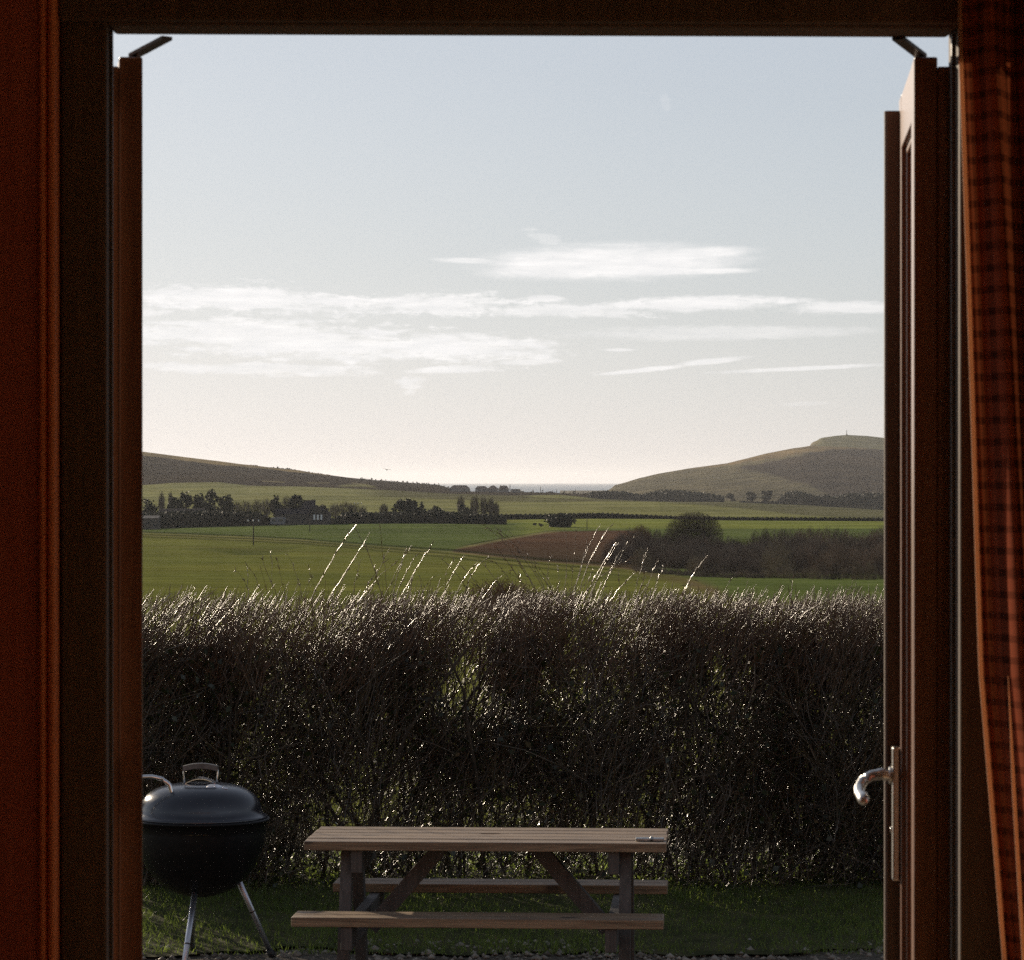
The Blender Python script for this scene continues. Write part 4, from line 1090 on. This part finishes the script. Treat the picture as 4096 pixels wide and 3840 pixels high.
G = 'trees around the farm'
FT = [  # column, depth, top row, width, kind, label
    (161.7, 1120, 491, 7, 'bare', 'slim bare tree rising alone above the low trees at the far left of the farm'),
    (170.6, 1120, 491.5, 5, 'bare', 'narrowest bare tree, right beside another slim one left of the dark farm trees'),
    (149, 1090, 500.5, 16, 'dense', 'low dark tree at the left door edge, in front of the far green field'),
    (174.6, 1080, 495, 15, 'dense', 'dark rounded tree just right of the two slim bare ones'),
    (186, 1085, 493, 14, 'dense', 'dark leafy tree, second tallest of the dark group left of the pole'),
    (198, 1085, 494.8, 11, 'dense', 'small dark tree squeezed left of the tallest farm tree'),
    (209, 1080, 490.3, 15, 'dense', 'tallest dark evergreen at the left of the farm, breaking the field line'),
    (224.5, 1080, 496.5, 17, 'layer', 'flat-topped dark tree right of the tallest farm evergreen'),
    (236, 1090, 500.3, 13, 'bare', 'bare bushy tree left of the field pole, beside the flat-topped one'),
    (246, 1090, 499.5, 14, 'bare', 'bare bushy tree seen straight behind and left of the field pole'),
    (257, 1090, 499, 15, 'bare', 'bare spreading tree seen just above the top of the field pole'),
    (267, 1100, 497.6, 14, 'bare', 'bare tree between the field pole and the long barn'),
    (278, 1110, 497, 13, 'dense', 'dark round tree over the left end of the long barn roof'),
    (287, 1110, 495.5, 13, 'bare', 'bare tree behind the left half of the long barn roof'),
    (296, 1110, 494.8, 14, 'dense', 'dark round tree directly left of the farmhouse chimney'),
    (321, 1110, 503, 13, 'dense', 'low dark tree between farmhouse and barn gable'),
    (335, 1090, 502.4, 13, 'bare', 'round bare tree just right of the barn gable'),
    (345, 1095, 500.3, 15, 'bare', 'largest round bare tree right of the barn'),
    (353, 1095, 502, 11, 'bare', 'bare tree with a wooden pole standing against it'),
    (362, 1090, 505.3, 12, 'bare', 'small bare tree right of the pole beside the barn'),
    (361, 1030, 515.5, 15, 'bush', 'low dark rounded bush at the field edge right of the barn'),
    (384, 1090, 503, 11, 'bare', 'tall thin bare tree left of the big dark dome-shaped evergreen'),
    (402.7, 1080, 499, 19, 'dense', 'big dark dome-shaped evergreen right of the farm'),
    (413.5, 1085, 501, 11, 'dense', 'dark evergreen leaning against the right flank of the dome-shaped one'),
    (422, 1090, 501.8, 9, 'spire', 'small pointed conifer between two big dark evergreens'),
    (436, 1080, 499, 20, 'spire', 'broad ragged conifer with spiky top, right of the dome-shaped evergreen'),
    (467, 1070, 506, 22, 'bush', 'broad dark bush in front of the tall thin bare trees'),
    (461, 1110, 495, 9, 'bare', 'leftmost of the tall thin bare trees rising behind the broad dark bush'),
    (474.6, 1110, 494.8, 11, 'bare', 'tallest of the thin bare trees rising behind the broad dark bush'),
    (484, 1110, 495.5, 11, 'bare', 'thin bare tree right of the tallest one behind the broad dark bush'),
    (491, 1110, 497, 9, 'bare', 'thin bare tree at the left end of the field hedge'),
    (496, 1090, 501.5, 8, 'bare', 'rightmost and shortest of the tall bare trees, touching the field hedge'),
]
for (px, d, top, w, k, lab) in FT:
    nm = {'bare': 'bare_tree', 'spire': 'conifer_tree', 'bush': 'bush'}.get(k, 'evergreen_tree')
    tree(nm, px, d, top, w, k, lab, 'bush' if k == 'bush' else 'tree', G, n=1500 if k != 'bare' else 900)

tree('bush', 559.5, 985, 514.2, 24, 'bush', 'big round dark bush standing alone in the green field beyond the brown one', 'bush', None, 2200)
tree('shrub', 534.7, 1000, 523.3, 3.4, 'bush', 'tiny shrub left of the lone round bush, the slimmer of two', 'shrub', 'two small field shrubs', 160, 1.0)
tree('shrub', 540.8, 985, 523.0, 4.6, 'bush', 'tiny stubby shrub between its slim neighbour and the lone round bush', 'shrub', 'two small field shrubs', 200, 1.0)
tree('evergreen_tree', 732, 2650, 493.3, 11, 'dense', 'single round dark tree at the left of the gap in the far wood', 'tree', None, 500, 1.2)
tree('cedar_tree', 752, 2620, 492.8, 9, 'layer', 'smaller of two flat-layered trees in the gap of the wood below the hill', 'tree', 'flat-layered trees below the hill', 800, 1.5)
tree('cedar_tree', 766, 2620, 491.2, 12, 'layer', 'larger of two flat-layered trees in the gap of the wood below the hill', 'tree', 'flat-layered trees below the hill', 1100, 1.5)


def strip(name, pts, m, dens, leaf, label=None, cat=None, kind=None, depth=6.0, origin=None, ground_row=None):
    """a belt of foliage along columns; pts = (px, depth, top row, base row or None)"""
    P = []; 
    for (a, b) in zip(pts[:-1], pts[1:]):
        n = int(dens * abs(b[0] - a[0])); t = rng.uniform(size=n)
        px = a[0] + (b[0] - a[0]) * t; d = a[1] + (b[1] - a[1]) * t + rng.uniform(-depth, depth, n)
        top = a[2] + (b[2] - a[2]) * t + 0.5 * np.sin(px * 1.3) + 0.4 * np.sin(px * 2.9 + 1)
        g = row_at(px, np.clip(d, 18, 2990)); v = rng.uniform(size=n) ** 0.8
        row = g + (top - g) * v + rng.normal(0, .25, n)
        P.append(np.stack([(px - CX) / F * d, d, H - (row - HY) / F * d], 1))
    P = np.concatenate(P); o0 = P.mean(0) * (1, 1, 0) if origin is None else origin
    dm = P[:, 1].mean(); V, Fq = quads(P, rng.uniform(.6, 1.4, len(P)) * leaf / F * dm, 1.2)
    o = link(name, mesh_np(name, V, Fq), None, m)
    return tag(o, label, cat, None, kind)


strip('hedge', [(497, 1190, 515, 0), (540, 1190, 514.7, 0), (600, 1190, 513.6, 0), (670, 1190, 516.7, 0), (730, 1190, 518, 0), (900, 1190, 518.6, 0)], M_EVER, 80, 1.5,
      'long dark field hedge running across the middle fields behind the lone round bush', 'hedge', None, 1.2)
strip('woodland', [(588, 2600, 493.0, 0), (605, 2620, 491, 0), (625, 2620, 492, 0), (640, 2640, 495, 0), (652, 2640, 492.4, 0), (660, 2650, 490.4, 0), (680, 2650, 490.3, 0), (690, 2650, 491.8, 0), (700, 2660, 492.6, 0), (715, 2660, 495, 0), (724, 2660, 497, 0)], M_EVER, 110, 1.35, None, None, 'stuff', 25)
strip('woodland', [(740, 2660, 501.8, 0), (762, 2660, 502.6, 0), (778, 2660, 501.5, 0), (781, 2650, 497, 0), (788, 2640, 491.8, 0), (797, 2640, 491, 0), (806, 2640, 493.3, 0), (815, 2640, 496, 0), (828, 2640, 495.2, 0), (832, 2640, 497.5, 0), (845, 2640, 494, 0), (870, 2640, 493, 0), (915, 2640, 494.5, 0)], M_EVER, 150, 1.35, None, None, 'stuff', 25)
strip('undergrowth', [(100, 1040, 512, 0), (144, 1035, 513, 0), (200, 1030, 511, 0), (260, 1030, 513, 0), (270, 1040, 519, 0), (333, 1030, 519, 0), (345, 1040, 513, 0), (380, 1040, 513, 0), (430, 1040, 511, 0), (500, 1030, 516, 0), (506, 1030, 521, 0)], M_EVER, 130, 1.8, None, None, 'stuff', 12)
strip('hilltop_scrub', [(268, 3690, 468, 0), (275, 3690, 467, 0), (279, 3690, 466.6, 0), (284, 3690, 467.6, 0), (294, 3690, 469.2, 0)], M_EVER, 0.01, 1.0, None, None, 'stuff') if False else None


def ridge_scrub():
    """bushes along the ridge of the left hill and along the village ridge"""
    P = []
    def line(x0, x1, d, base, hgt, n):
        px = rng.uniform(x0, x1, n); b = interp(px, base); v = rng.uniform(size=n)
        t = np.abs(np.sin(px * 0.9) * .5 + np.sin(px * 2.3 + 1) * .3 + np.sin(px * .31) * .4)
        row = b + 0.6 - v * hgt * t; dd = d + rng.uniform(-10, 10, n)
        P.append(np.stack([(px - CX) / F * dd, dd, H - (row - HY) / F * dd], 1))
    line(270, 296, 3680, SKY_L, 1.8, 260); line(305, 330, 3680, SKY_L, 1.0, 150); line(360, 450, 3640, SKY_L, 2.2, 900); line(250, 258, 3690, SKY_L, 1.2, 40)
    vb = [(430, 492), (450, 493), (520, 492.8), (560, 494.3), (600, 495)]
    line(432, 600, 2960, vb, 3.6, 2600); line(395, 470, 3000, [(395, 489), (470, 493)], 3.0, 700)
    P = np.concatenate(P); V, Fq = quads(P, rng.uniform(.7, 1.3, len(P)) * 1.0, 1.2)
    V = np.repeat(P, 4, axis=0) + (V - np.repeat(P, 4, axis=0)) * 1.1
    tag(link('ridge_scrub', mesh_np('ridge_scrub', V, Fq), None, M_EVER), kind='stuff')


ridge_scrub()


# thicket on the right: bare bushes, fine twigs rising
def thicket():
    Ps = {0: [], 1: [], 2: []}; Rs = {0: [], 1: [], 2: []}
    TOP = [(608, 545), (614, 534), (622, 529), (630, 525), (650, 525), (664, 528), (700, 531), (722, 534), (745, 535.5), (752, 530), (762, 526), (780, 524.8), (802, 523.8), (826, 523.5), (846, 525), (858, 528.5), (868, 527), (880, 521.5), (900, 520), (960, 520)]
    def spray(px0, d, top, wpx, n, kind):
        b = put(px0, d); h = (H - (top - HY) / F * d) - b.z; w = wpx / F * d
        q = rng.normal(size=(n, 3)); q /= np.linalg.norm(q, axis=1, keepdims=True); q *= rng.uniform(.1, 1, (n, 1)) ** .5; q[:, 2] = np.abs(q[:, 2])
        c = q * (w / 2, w / 2, h * .95) + np.array(b)
        dr = np.stack([q[:, 0] * .5, q[:, 1] * .5, np.full(n, .8)], 1) + rng.normal(0, .28, (n, 3)); dr /= np.linalg.norm(dr, axis=1, keepdims=True)
        ln = rng.uniform(.25, .75, (n, 1)) * min(1.6, h * .3)
        P = np.stack([c - dr * ln * .6, c + rng.normal(0, .05, (n, 3)), c + dr * ln * .4], 1)
        Ps[kind].append(P); Rs[kind].append(np.tile([[1.3, 1.0, .4]], (n, 1)) * 0.085 / F * d * rng.uniform(.7, 1.5, (n, 1)))
    for k in range(150):
        d = random.uniform(375, 520); px = random.uniform(608, 985)
        g = row_at([px], d)[0]
        front = (520 - d) / 145
        ceil_ = float(interp(px, TOP)) + 3 + front * random.uniform(6, 30)
        top = max(ceil_, g - random.uniform(30, 55))
        # stay behind the green strip
        edge = float(interp(px, [(600, 562), (640, 569), (670, 575), (700, 578), (750, 582), (886, 583)]))
        if g > edge: continue
        kind = 0
        if px > 800 and random.random() < .45: kind = 1
        if random.random() < .12 and front > .5: kind = 2
        spray(px, d, top, random.uniform(22, 40), 1150, kind)
    for px in range(612, 990, 9):                                   # back rank carries the skyline
        spray(px, 500 + random.uniform(-10, 20), float(interp(px, TOP)) + random.uniform(-.5, 2.5), random.uniform(17, 26), 1300, 1 if (px > 795 and random.random() < .6) else 0)
    for px in range(640, 985, 7):                                   # front fringe of pale dead stems
        spray(px, float(np.interp(px, [600, 700, 886], [440, 345, 318])) + random.uniform(0, 14), float(interp(px, [(600, 560), (700, 566), (760, 566), (886, 560)])) + random.uniform(-3, 6), 16, 500, 2 if px > 740 and random.random() < .5 else 0)
    mats = {0: mat('thicket_twigs', (0.115, 0.088, 0.068), (0.20, 0.155, 0.12), .45, rough=.8, spec=.15), 1: mat('russet_thicket_twigs', (0.16, 0.115, 0.08), (0.26, 0.19, 0.135), .5, rough=.8, spec=.15), 2: mat('pale_dead_stems', (0.17, 0.13, 0.085), (0.26, 0.21, 0.14), .5, rough=.8, spec=.15)}
    Vs = []; Fs = []; Mi = []; o = 0
    for k in (0, 1, 2):
        if not Ps[k]: continue
        V, Fq = tubes(np.concatenate(Ps[k]), np.concatenate(Rs[k]), 3); Vs.append(V); Fs.append(Fq + o); o += len(V); Mi.append(np.full(len(Fq), k))
    me = mesh_np('thicket', np.concatenate(Vs), np.concatenate(Fs), True)
    for k in (0, 1, 2): me.materials.append(mats[k])
    me.polygons.foreach_set('material_index', np.concatenate(Mi).astype(np.int32)); me.update()
    tag(link('thicket', me), kind='stuff')


thicket()


def big_bush(px, d, top, wpx, label, n, name='bush', m=None):
    b = put(px, d); h = (H - (top - HY) / F * d) - b.z; w = wpx / F * d
    e = empty(name, b, label, 'bush')
    nl = 16; a = rng.uniform(0, 6.28, nl); L = np.zeros((nl, 4, 3))
    for k in range(1, 4): L[:, k] = np.stack([np.cos(a) * w * .11 * k, np.sin(a) * w * .11 * k, np.full(nl, h * .22 * k)], 1) + rng.normal(0, .08, (nl, 3))
    V, Fq = tubes(L, np.tile([[.07, .05, .035, .015]], (nl, 1)), 5); link('stems', mesh_np('stems', V, Fq, True), e, M_TRUNK)
    q = rng.normal(size=(n, 3)); q /= np.linalg.norm(q, axis=1, keepdims=True); q *= rng.uniform(.05, 1, (n, 1)) ** .45
    c = q * (w / 2, w / 2, h * .46) + (0, 0, h * .5); dr = q * .7 + rng.normal(0, .35, (n, 3)); dr[:, 2] += .35; dr /= np.linalg.norm(dr, axis=1, keepdims=True)
    ln = rng.uniform(.2, .6, (n, 1)); P = np.stack([c - dr * ln * .5, c + rng.normal(0, .03, (n, 3)), c + dr * ln * .5], 1)
    V, Fq = tubes(P, np.tile([[1.3, 1, .4]], (n, 1)) * .075 / F * d, 3); link('crown', mesh_np('crown', V, Fq, True), e, m or M_BARE)


big_bush(694, 515, 509.5, 60, 'big round bare bush standing out above the right-hand thicket', 17000, m=mat('dark_bare_twigs', (0.07, 0.055, 0.043), (0.13, 0.10, 0.078), .5, rough=.8, spec=.15))
big_bush(640, 510, 523.0, 24, 'small russet bush at the left end of the thicket beside the brown field', 4000, m=M_RUSSET)

# ------------------------------------------------------------------ far buildings
M_SLATE = mat('slate_roof', (0.030, 0.027, 0.028), (0.045, 0.04, 0.042), 0.4, rough=1.0, spec=0.02)
M_TILE = mat('tile_roof', (0.11, 0.07, 0.055), (0.15, 0.10, 0.075), 0.4, rough=0.7)
M_BRICK = mat('stone_wall', (0.045, 0.038, 0.032), (0.07, 0.06, 0.05), 0.6, rough=0.85)
M_REND = mat('render_wall', (0.10, 0.09, 0.08), (0.15, 0.135, 0.12), 0.6, rough=0.8)
M_PANE = mat('window_pane', (0.03, 0.035, 0.04), (0.05, 0.055, 0.06), 1, rough=0.08, spec=0.8)
M_WHITE = mat('white_paint', (0.75, 0.75, 0.73), (0.8, 0.8, 0.78), 2, rough=0.35)


def house(name, px0, px1, d, ridge, eaves, label, wallm, roofm, hip=0.0, chim=(), cat='house', group=None, base=None, wins=3, depthm=8.0, gable_win=False):
    cx = (px0 + px1) / 2; s = d / F
    zr = H - (ridge - HY) * s; ze = H - (eaves - HY) * s
    g = ground(cx, min(d, 2990)) if base is None else H - (base - HY) * s
    b = Vector(((cx - CX) * s, d, g)); e = empty(name, b, label, cat, group)
    w = (px1 - px0) * s / 2; D = depthm / 2; he = ze - g; hr = zr - g; ov = 0.3
    MB().box(-w + ov, w - ov, -D + ov, D - ov, -0.6, he - 0.02).build('wall', wallm, e)
    hp = hip * w
    vs = [(-w, -D, he), (w, -D, he), (w, D, he), (-w, D, he), (-w + hp, 0, hr), (w - hp, 0, hr)]
    rf = MB().add(vs, [(0, 1, 5, 4), (2, 3, 4, 5), (1, 2, 5), (3, 0, 4), (3, 2, 1, 0)]).build('roof', roofm, e)
    for (cp, ct) in chim:
        x = (cp - cx) * s; zt = H - (ct - HY) * s - g
        mb = MB().box(x - .35, x + .35, -.3, .3, hr - 1.2, zt - .35).box(x - .42, x + .42, -.37, .37, zt - .349, zt - .2).tube([(x, 0, zt - .2), (x, 0, zt)], .13, 8)
        mb.build('chimney', M_BRICK, rf)
    for k in range(wins):
        x = -w + 2 * w * (k + .5) / wins
        zc = max(0.9, he * .5); ww = min(.8, w / wins * .55)
        f = MB().box(x - ww - .08, x + ww + .08, -D + ov - .05, -D + ov - .003, zc - .6, zc + .6).build('window', M_WHITE, e)
        MB().box(x - ww, x + ww, -D + ov - .075, -D + ov - .052, zc - .5, zc + .5).build('pane', M_PANE, f)
    return e


HG = 'houses along the far ridge'
house('bungalow', 449.5, 470, 2900, 485.2, 488.4, 'leftmost house on the far ridge, broad with a long hipped roof', M_REND, M_TILE, .35, (), 'house', HG, 492)
house('bungalow', 475, 488, 2900, 486.1, 488.6, 'second house from the left on the far ridge, low hipped roof without chimney', M_REND, M_TILE, .4, (), 'house', HG, 492)
house('ridge_house', 487.2, 498.5, 2890, 485.6, 488.8, 'middle house on the far ridge, steep hipped roof with one small chimney', M_REND, M_TILE, .75, ((493.5, 485.0),), 'house', HG, 492)
house('ridge_house', 498, 509.3, 2880, 485.7, 489.2, 'house on the far ridge with two chimneys beside a pole', M_REND, M_TILE, .45, ((500.5, 484.9), (503.9, 484.9)), 'house', HG, 492)
house('bungalow', 511, 520.6, 2880, 489.0, 490.0, 'lowest house on the far ridge, flat looking roof right of the pole', M_REND, M_SLATE, .2, (), 'house', HG, 493, 3)
house('cottage', 547, 553.6, 2900, 491.5, 492.6, 'small cottage by itself at the right of the far ridge, against the sea', M_REND, M_SLATE, .3, ((550, 491.0),), 'house', HG, 494.5, 2)

# the farm
house('farmhouse', 302, 316, 1075, 500.2, 508.5, 'farmhouse with chimneys rising behind the long barn roof', M_BRICK, M_SLATE, .3, ((312.3, 499.3), (314.4, 499.3)), 'farmhouse', None, None, 3, 9)


def barn():
    d = 1020; s = d / F; px0, px1 = 276, 331; cx = (px0 + px1) / 2
    g = ground(cx, d); e = empty('barn', ((cx - CX) * s, d, g), 'long dark barn with three bright slots in its gable end', 'barn')
    w = (px1 - px0) * s / 2; he = H - (514 - HY) * s - g; hr = H - (508.4 - HY) * s - g; D = 5.5; gx = w - 6.2
    MB().box(-w + .3, gx - .003, -D + .3, D - .3, -.6, he - .02).build('wall', M_BRICK, e)
    rf = MB().add([(-w, -D, he), (gx, -D, he), (gx, D, he), (-w, D, he), (-w, 0, hr), (gx, 0, hr)], [(0, 1, 5, 4), (2, 3, 4, 5), (1, 2, 5), (3, 0, 4), (3, 2, 1, 0)]).build('roof', M_SLATE, e)
    # gabled wing facing the viewer
    gw = 6.0
    MB().add([(gx, -D - 1, -.6), (gx + gw, -D - 1, -.6), (gx + gw, -D - 1, he), (gx + gw / 2, -D - 1, hr + .2), (gx, -D - 1, he),
              (gx, D, -.6), (gx + gw, D, -.6), (gx + gw, D, he), (gx + gw / 2, D, hr + .2), (gx, D, he)],
             [(0, 1, 2, 3, 4), (9, 8, 7, 6, 5), (0, 5, 6, 1), (1, 6, 7, 2), (4, 9, 5, 0)]).build('gable_wall', M_BRICK, e)
    MB().add([(gx - .25, -D - 1.3, he - .12), (gx + gw / 2, -D - 1.3, hr + .35), (gx + gw + .25, -D - 1.3, he - .12), (gx - .25, D, he - .12), (gx + gw / 2, D, hr + .35), (gx + gw + .25, D, he - .12),
              (gx - .25, -D - 1.3, he - .3), (gx + gw / 2, -D - 1.3, hr + .2), (gx + gw + .25, -D - 1.3, he - .3)],
             [(0, 1, 4, 3), (1, 2, 5, 4), (0, 6, 7, 1), (1, 7, 8, 2)]).build('gable_roof', M_SLATE, e)
    for k in range(3):
        x = gx + 1.3 + k * 1.05
        f = MB().box(x, x + .55, -D - 1.06, -D - 1.003, 1.5, 3.0).build('window', M_WHITE, e)
        MB().box(x + .07, x + .48, -D - 1.085, -D - 1.063, 1.58, 2.92).build('pane', mat('bright_pane', (.7, .68, .64), (.75, .73, .7), 1, rough=.25), f)


barn()
SG = 'sheds left of the farm trees'
house('shed', 144, 160, 1010, 515.5, 518.0, 'low shed at the left door edge with a pale sheet roof', M_BRICK, mat('sheet_roof', (.08, .08, .085), (.12, .12, .125), .4, rough=.9, spec=0.05), 0, (), 'shed', SG, None, 0, 9)
house('shed', 159, 205, 1060, 508.5, 512.5, 'long low shed under the dark trees left of the farm', M_BRICK, M_SLATE, 0, (), 'shed', SG, None, 0, 10)


def caravan():
    d = 1005; s = d / F; e = empty('caravan', (0, 0, 0), 'pale caravan parked at the field edge left of the long barn', 'caravan')
    g = ground(278, d); e.location = ((278 - CX) * s, d, g); m = mat('caravan_shell', (.12, .115, .125), (.15, .145, .155), 1, rough=.4)
    pr = [(-2.2, .45), (2.0, .45), (2.2, .8), (2.2, 2.1), (1.9, 2.4), (-1.9, 2.4), (-2.2, 2.0)]
    vs = [(p[0], y, p[1]) for y in (-1.05, 1.05) for p in pr]; n = len(pr)
    MB().add(vs, [list(range(n)), list(range(n, 2 * n))[::-1]] + [(i, n + i, n + (i + 1) % n, (i + 1) % n) for i in range(n)]).build('body', m, e)
    for x in (-1.2, .9): MB().box(x - .5, x + .5, -1.08, -1.053, 1.25, 1.9).build('window', M_PANE, e)
    for x in (-.35, .35): MB().tube([(x, -1.0, .33), (x, -.8, .33)], .33, 14).build('wheel', mat('tyre', (.02, .02, .02), (.03, .03, .03), 5, rough=.8), e)


caravan()


def pole(px, d, top, label, arm=False, base=None, group=None, rad=0.13, zbase=None):
    b = put(px, min(d, 2990)) if d < 2990 else None
    if zbase is not None or b is None:
        b = Vector(((px - CX) / F * d, d, H - ((zbase) - HY) / F * d))
    if base is not None:
        dd = np.linspace(200, 1100, 1800); r = row_at(np.full(1800, px), dd); d = float(dd[np.argmin(np.abs(r - base))]); b = put(px, d)
    h = H - (top - HY) / F * d - b.z
    e = empty('utility_pole', b, label, 'pole', group)
    MB().tube([(0, 0, -.5), (0, 0, h * .5), (0, 0, h)], [rad, rad * .9, rad * .75], 10).build('mast', M_TRUNK, e)
    if arm:
        MB().box(-1.25, 1.25, -rad - .10, -rad * .8, h - .42, h - .30).build('crossarm', M_TRUNK, e)
        for x in (-1.1, 0.0, 1.1):
            MB().lathe([(.001, .42), (.09, .40), (.13, .30), (.10, .22), (.14, .14), (.10, .06), (.05, 0)], 12, Matrix.Translation((x, -rad - .05, h - .295))).build('insulator', M_WHITE, e)
    return e


PG = 'wooden poles'
pole(253.4, 0, 520.2, 'wooden pole with crossarm and three pale insulators, standing in the near green field', True, 545.2, PG)
pole(309.8, 0, 518.5, 'plain pole at the far edge of the green field in front of the barn', False, 531.8, PG, .12)
pole(587, 0, 519.2, 'plain pole at the top edge of the brown ploughed field', False, 529.6, PG, .12)
pole(358, 1060, 502.8, 'pole among the bare trees right of the barn', True, None, PG, .12)
RG = 'poles along the far ridge'
pole(510, 2870, 484.0, 'tallest pole on the far ridge, right of the house with two chimneys', False, None, RG, .3, 491.5)
pole(540.6, 2870, 486.6, 'second pole along the far ridge, left of the small cottage', False, None, RG, .28, 493.5)
pole(556.7, 2870, 489.2, 'pole just right of the small cottage on the far ridge', False, None, RG, .28, 494.2)
pole(575.6, 2870, 489.1, 'pole midway between the small cottage and the wood, against the sea', False, None, RG, .28, 494.5)
pole(588.7, 2870, 491.3, 'shortest ridge pole, close to the left end of the wood', False, None, RG, .26, 495)


def monument():
    d = 6200; s = d / F; zb = H - (434.6 - HY) * s
    e = empty('monument', ((846.7 - CX) * s, d, zb - .6), 'tall stone cross monument on the summit of the right-hand hill', 'monument')
    m = mat('granite', (.2, .19, .17), (.27, .26, .24), .5, rough=.7)
    MB().box(-1.6, 1.6, -1.6, 1.6, -.6, .9).box(-1.1, 1.1, -1.1, 1.1, .901, 1.6).build('plinth', m, e)
    MB().add([(-.62, -.5, 1.602), (.62, -.5, 1.602), (.62, .5, 1.602), (-.62, .5, 1.602), (-.4, -.35, 8.6), (.4, -.35, 8.6), (.4, .35, 8.6), (-.4, .35, 8.6)],
             [(3, 2, 1, 0), (4, 5, 6, 7), (0, 1, 5, 4), (1, 2, 6, 5), (2, 3, 7, 6), (3, 0, 4, 7)]).build('shaft', m, e)
    MB().box(-1.0, 1.0, -.3, .3, 7.1, 7.9).build('crossarm', m, e)


monument()


def bird():
    d = 300; b = at(387, 469.8, d); e = empty('bird', b, 'small dark bird gliding in the sky above the far ridge', 'bird')
    m = mat('bird_feathers', (.035, .03, .028), (.06, .055, .05), 8, rough=.7)
    prof = [(-.16, .001), (-.12, .02), (-.04, .045), (.05, .04), (.10, .022), (.13, .026), (.155, .012), (.18, .001)]
    Mx = Matrix.Rotation(math.radians(90), 4, 'Y')
    body = MB().lathe([(r, z) for (z, r) in prof], 14, Mx)
    body.add([(-.14, -.03, 0), (-.14, .03, 0), (-.24, .05, .004), (-.24, -.05, .004)], [(0, 1, 2, 3)])
    for s in (-1, 1):   # wings held in a shallow M
        body.add([(.06, s * .02, .01), (-.05, s * .02, .012), (-.02, s * .20, .07), (.08, s * .20, .065), (-.10, s * .40, .03), (-.04, s * .42, .028)], [(0, 1, 2, 3), (3, 2, 4, 5)])
    body.build('body', m, e)
    e.rotation_euler = (math.radians(8), math.radians(6), math.radians(115))


bird()


# ------------------------------------------------------------------ haze: one box of even air
def haze():
    m = bpy.data.materials.new('air'); m.use_nodes = True; t = m.node_tree; t.nodes.clear()
    v = t.nodes.new('ShaderNodeVolumePrincipled'); v.inputs['Color'].default_value = (0.90, 0.93, 1.0, 1)
    v.inputs['Density'].default_value = 2.4e-5; v.inputs['Anisotropy'].default_value = 0.35
    o = t.nodes.new('ShaderNodeOutputMaterial'); t.links.new(v.outputs[0], o.inputs['Volume'])
    tag(MB().box(-27000, 27000, -20, 50500, -22, 130).build('haze', m), kind='stuff')


haze()
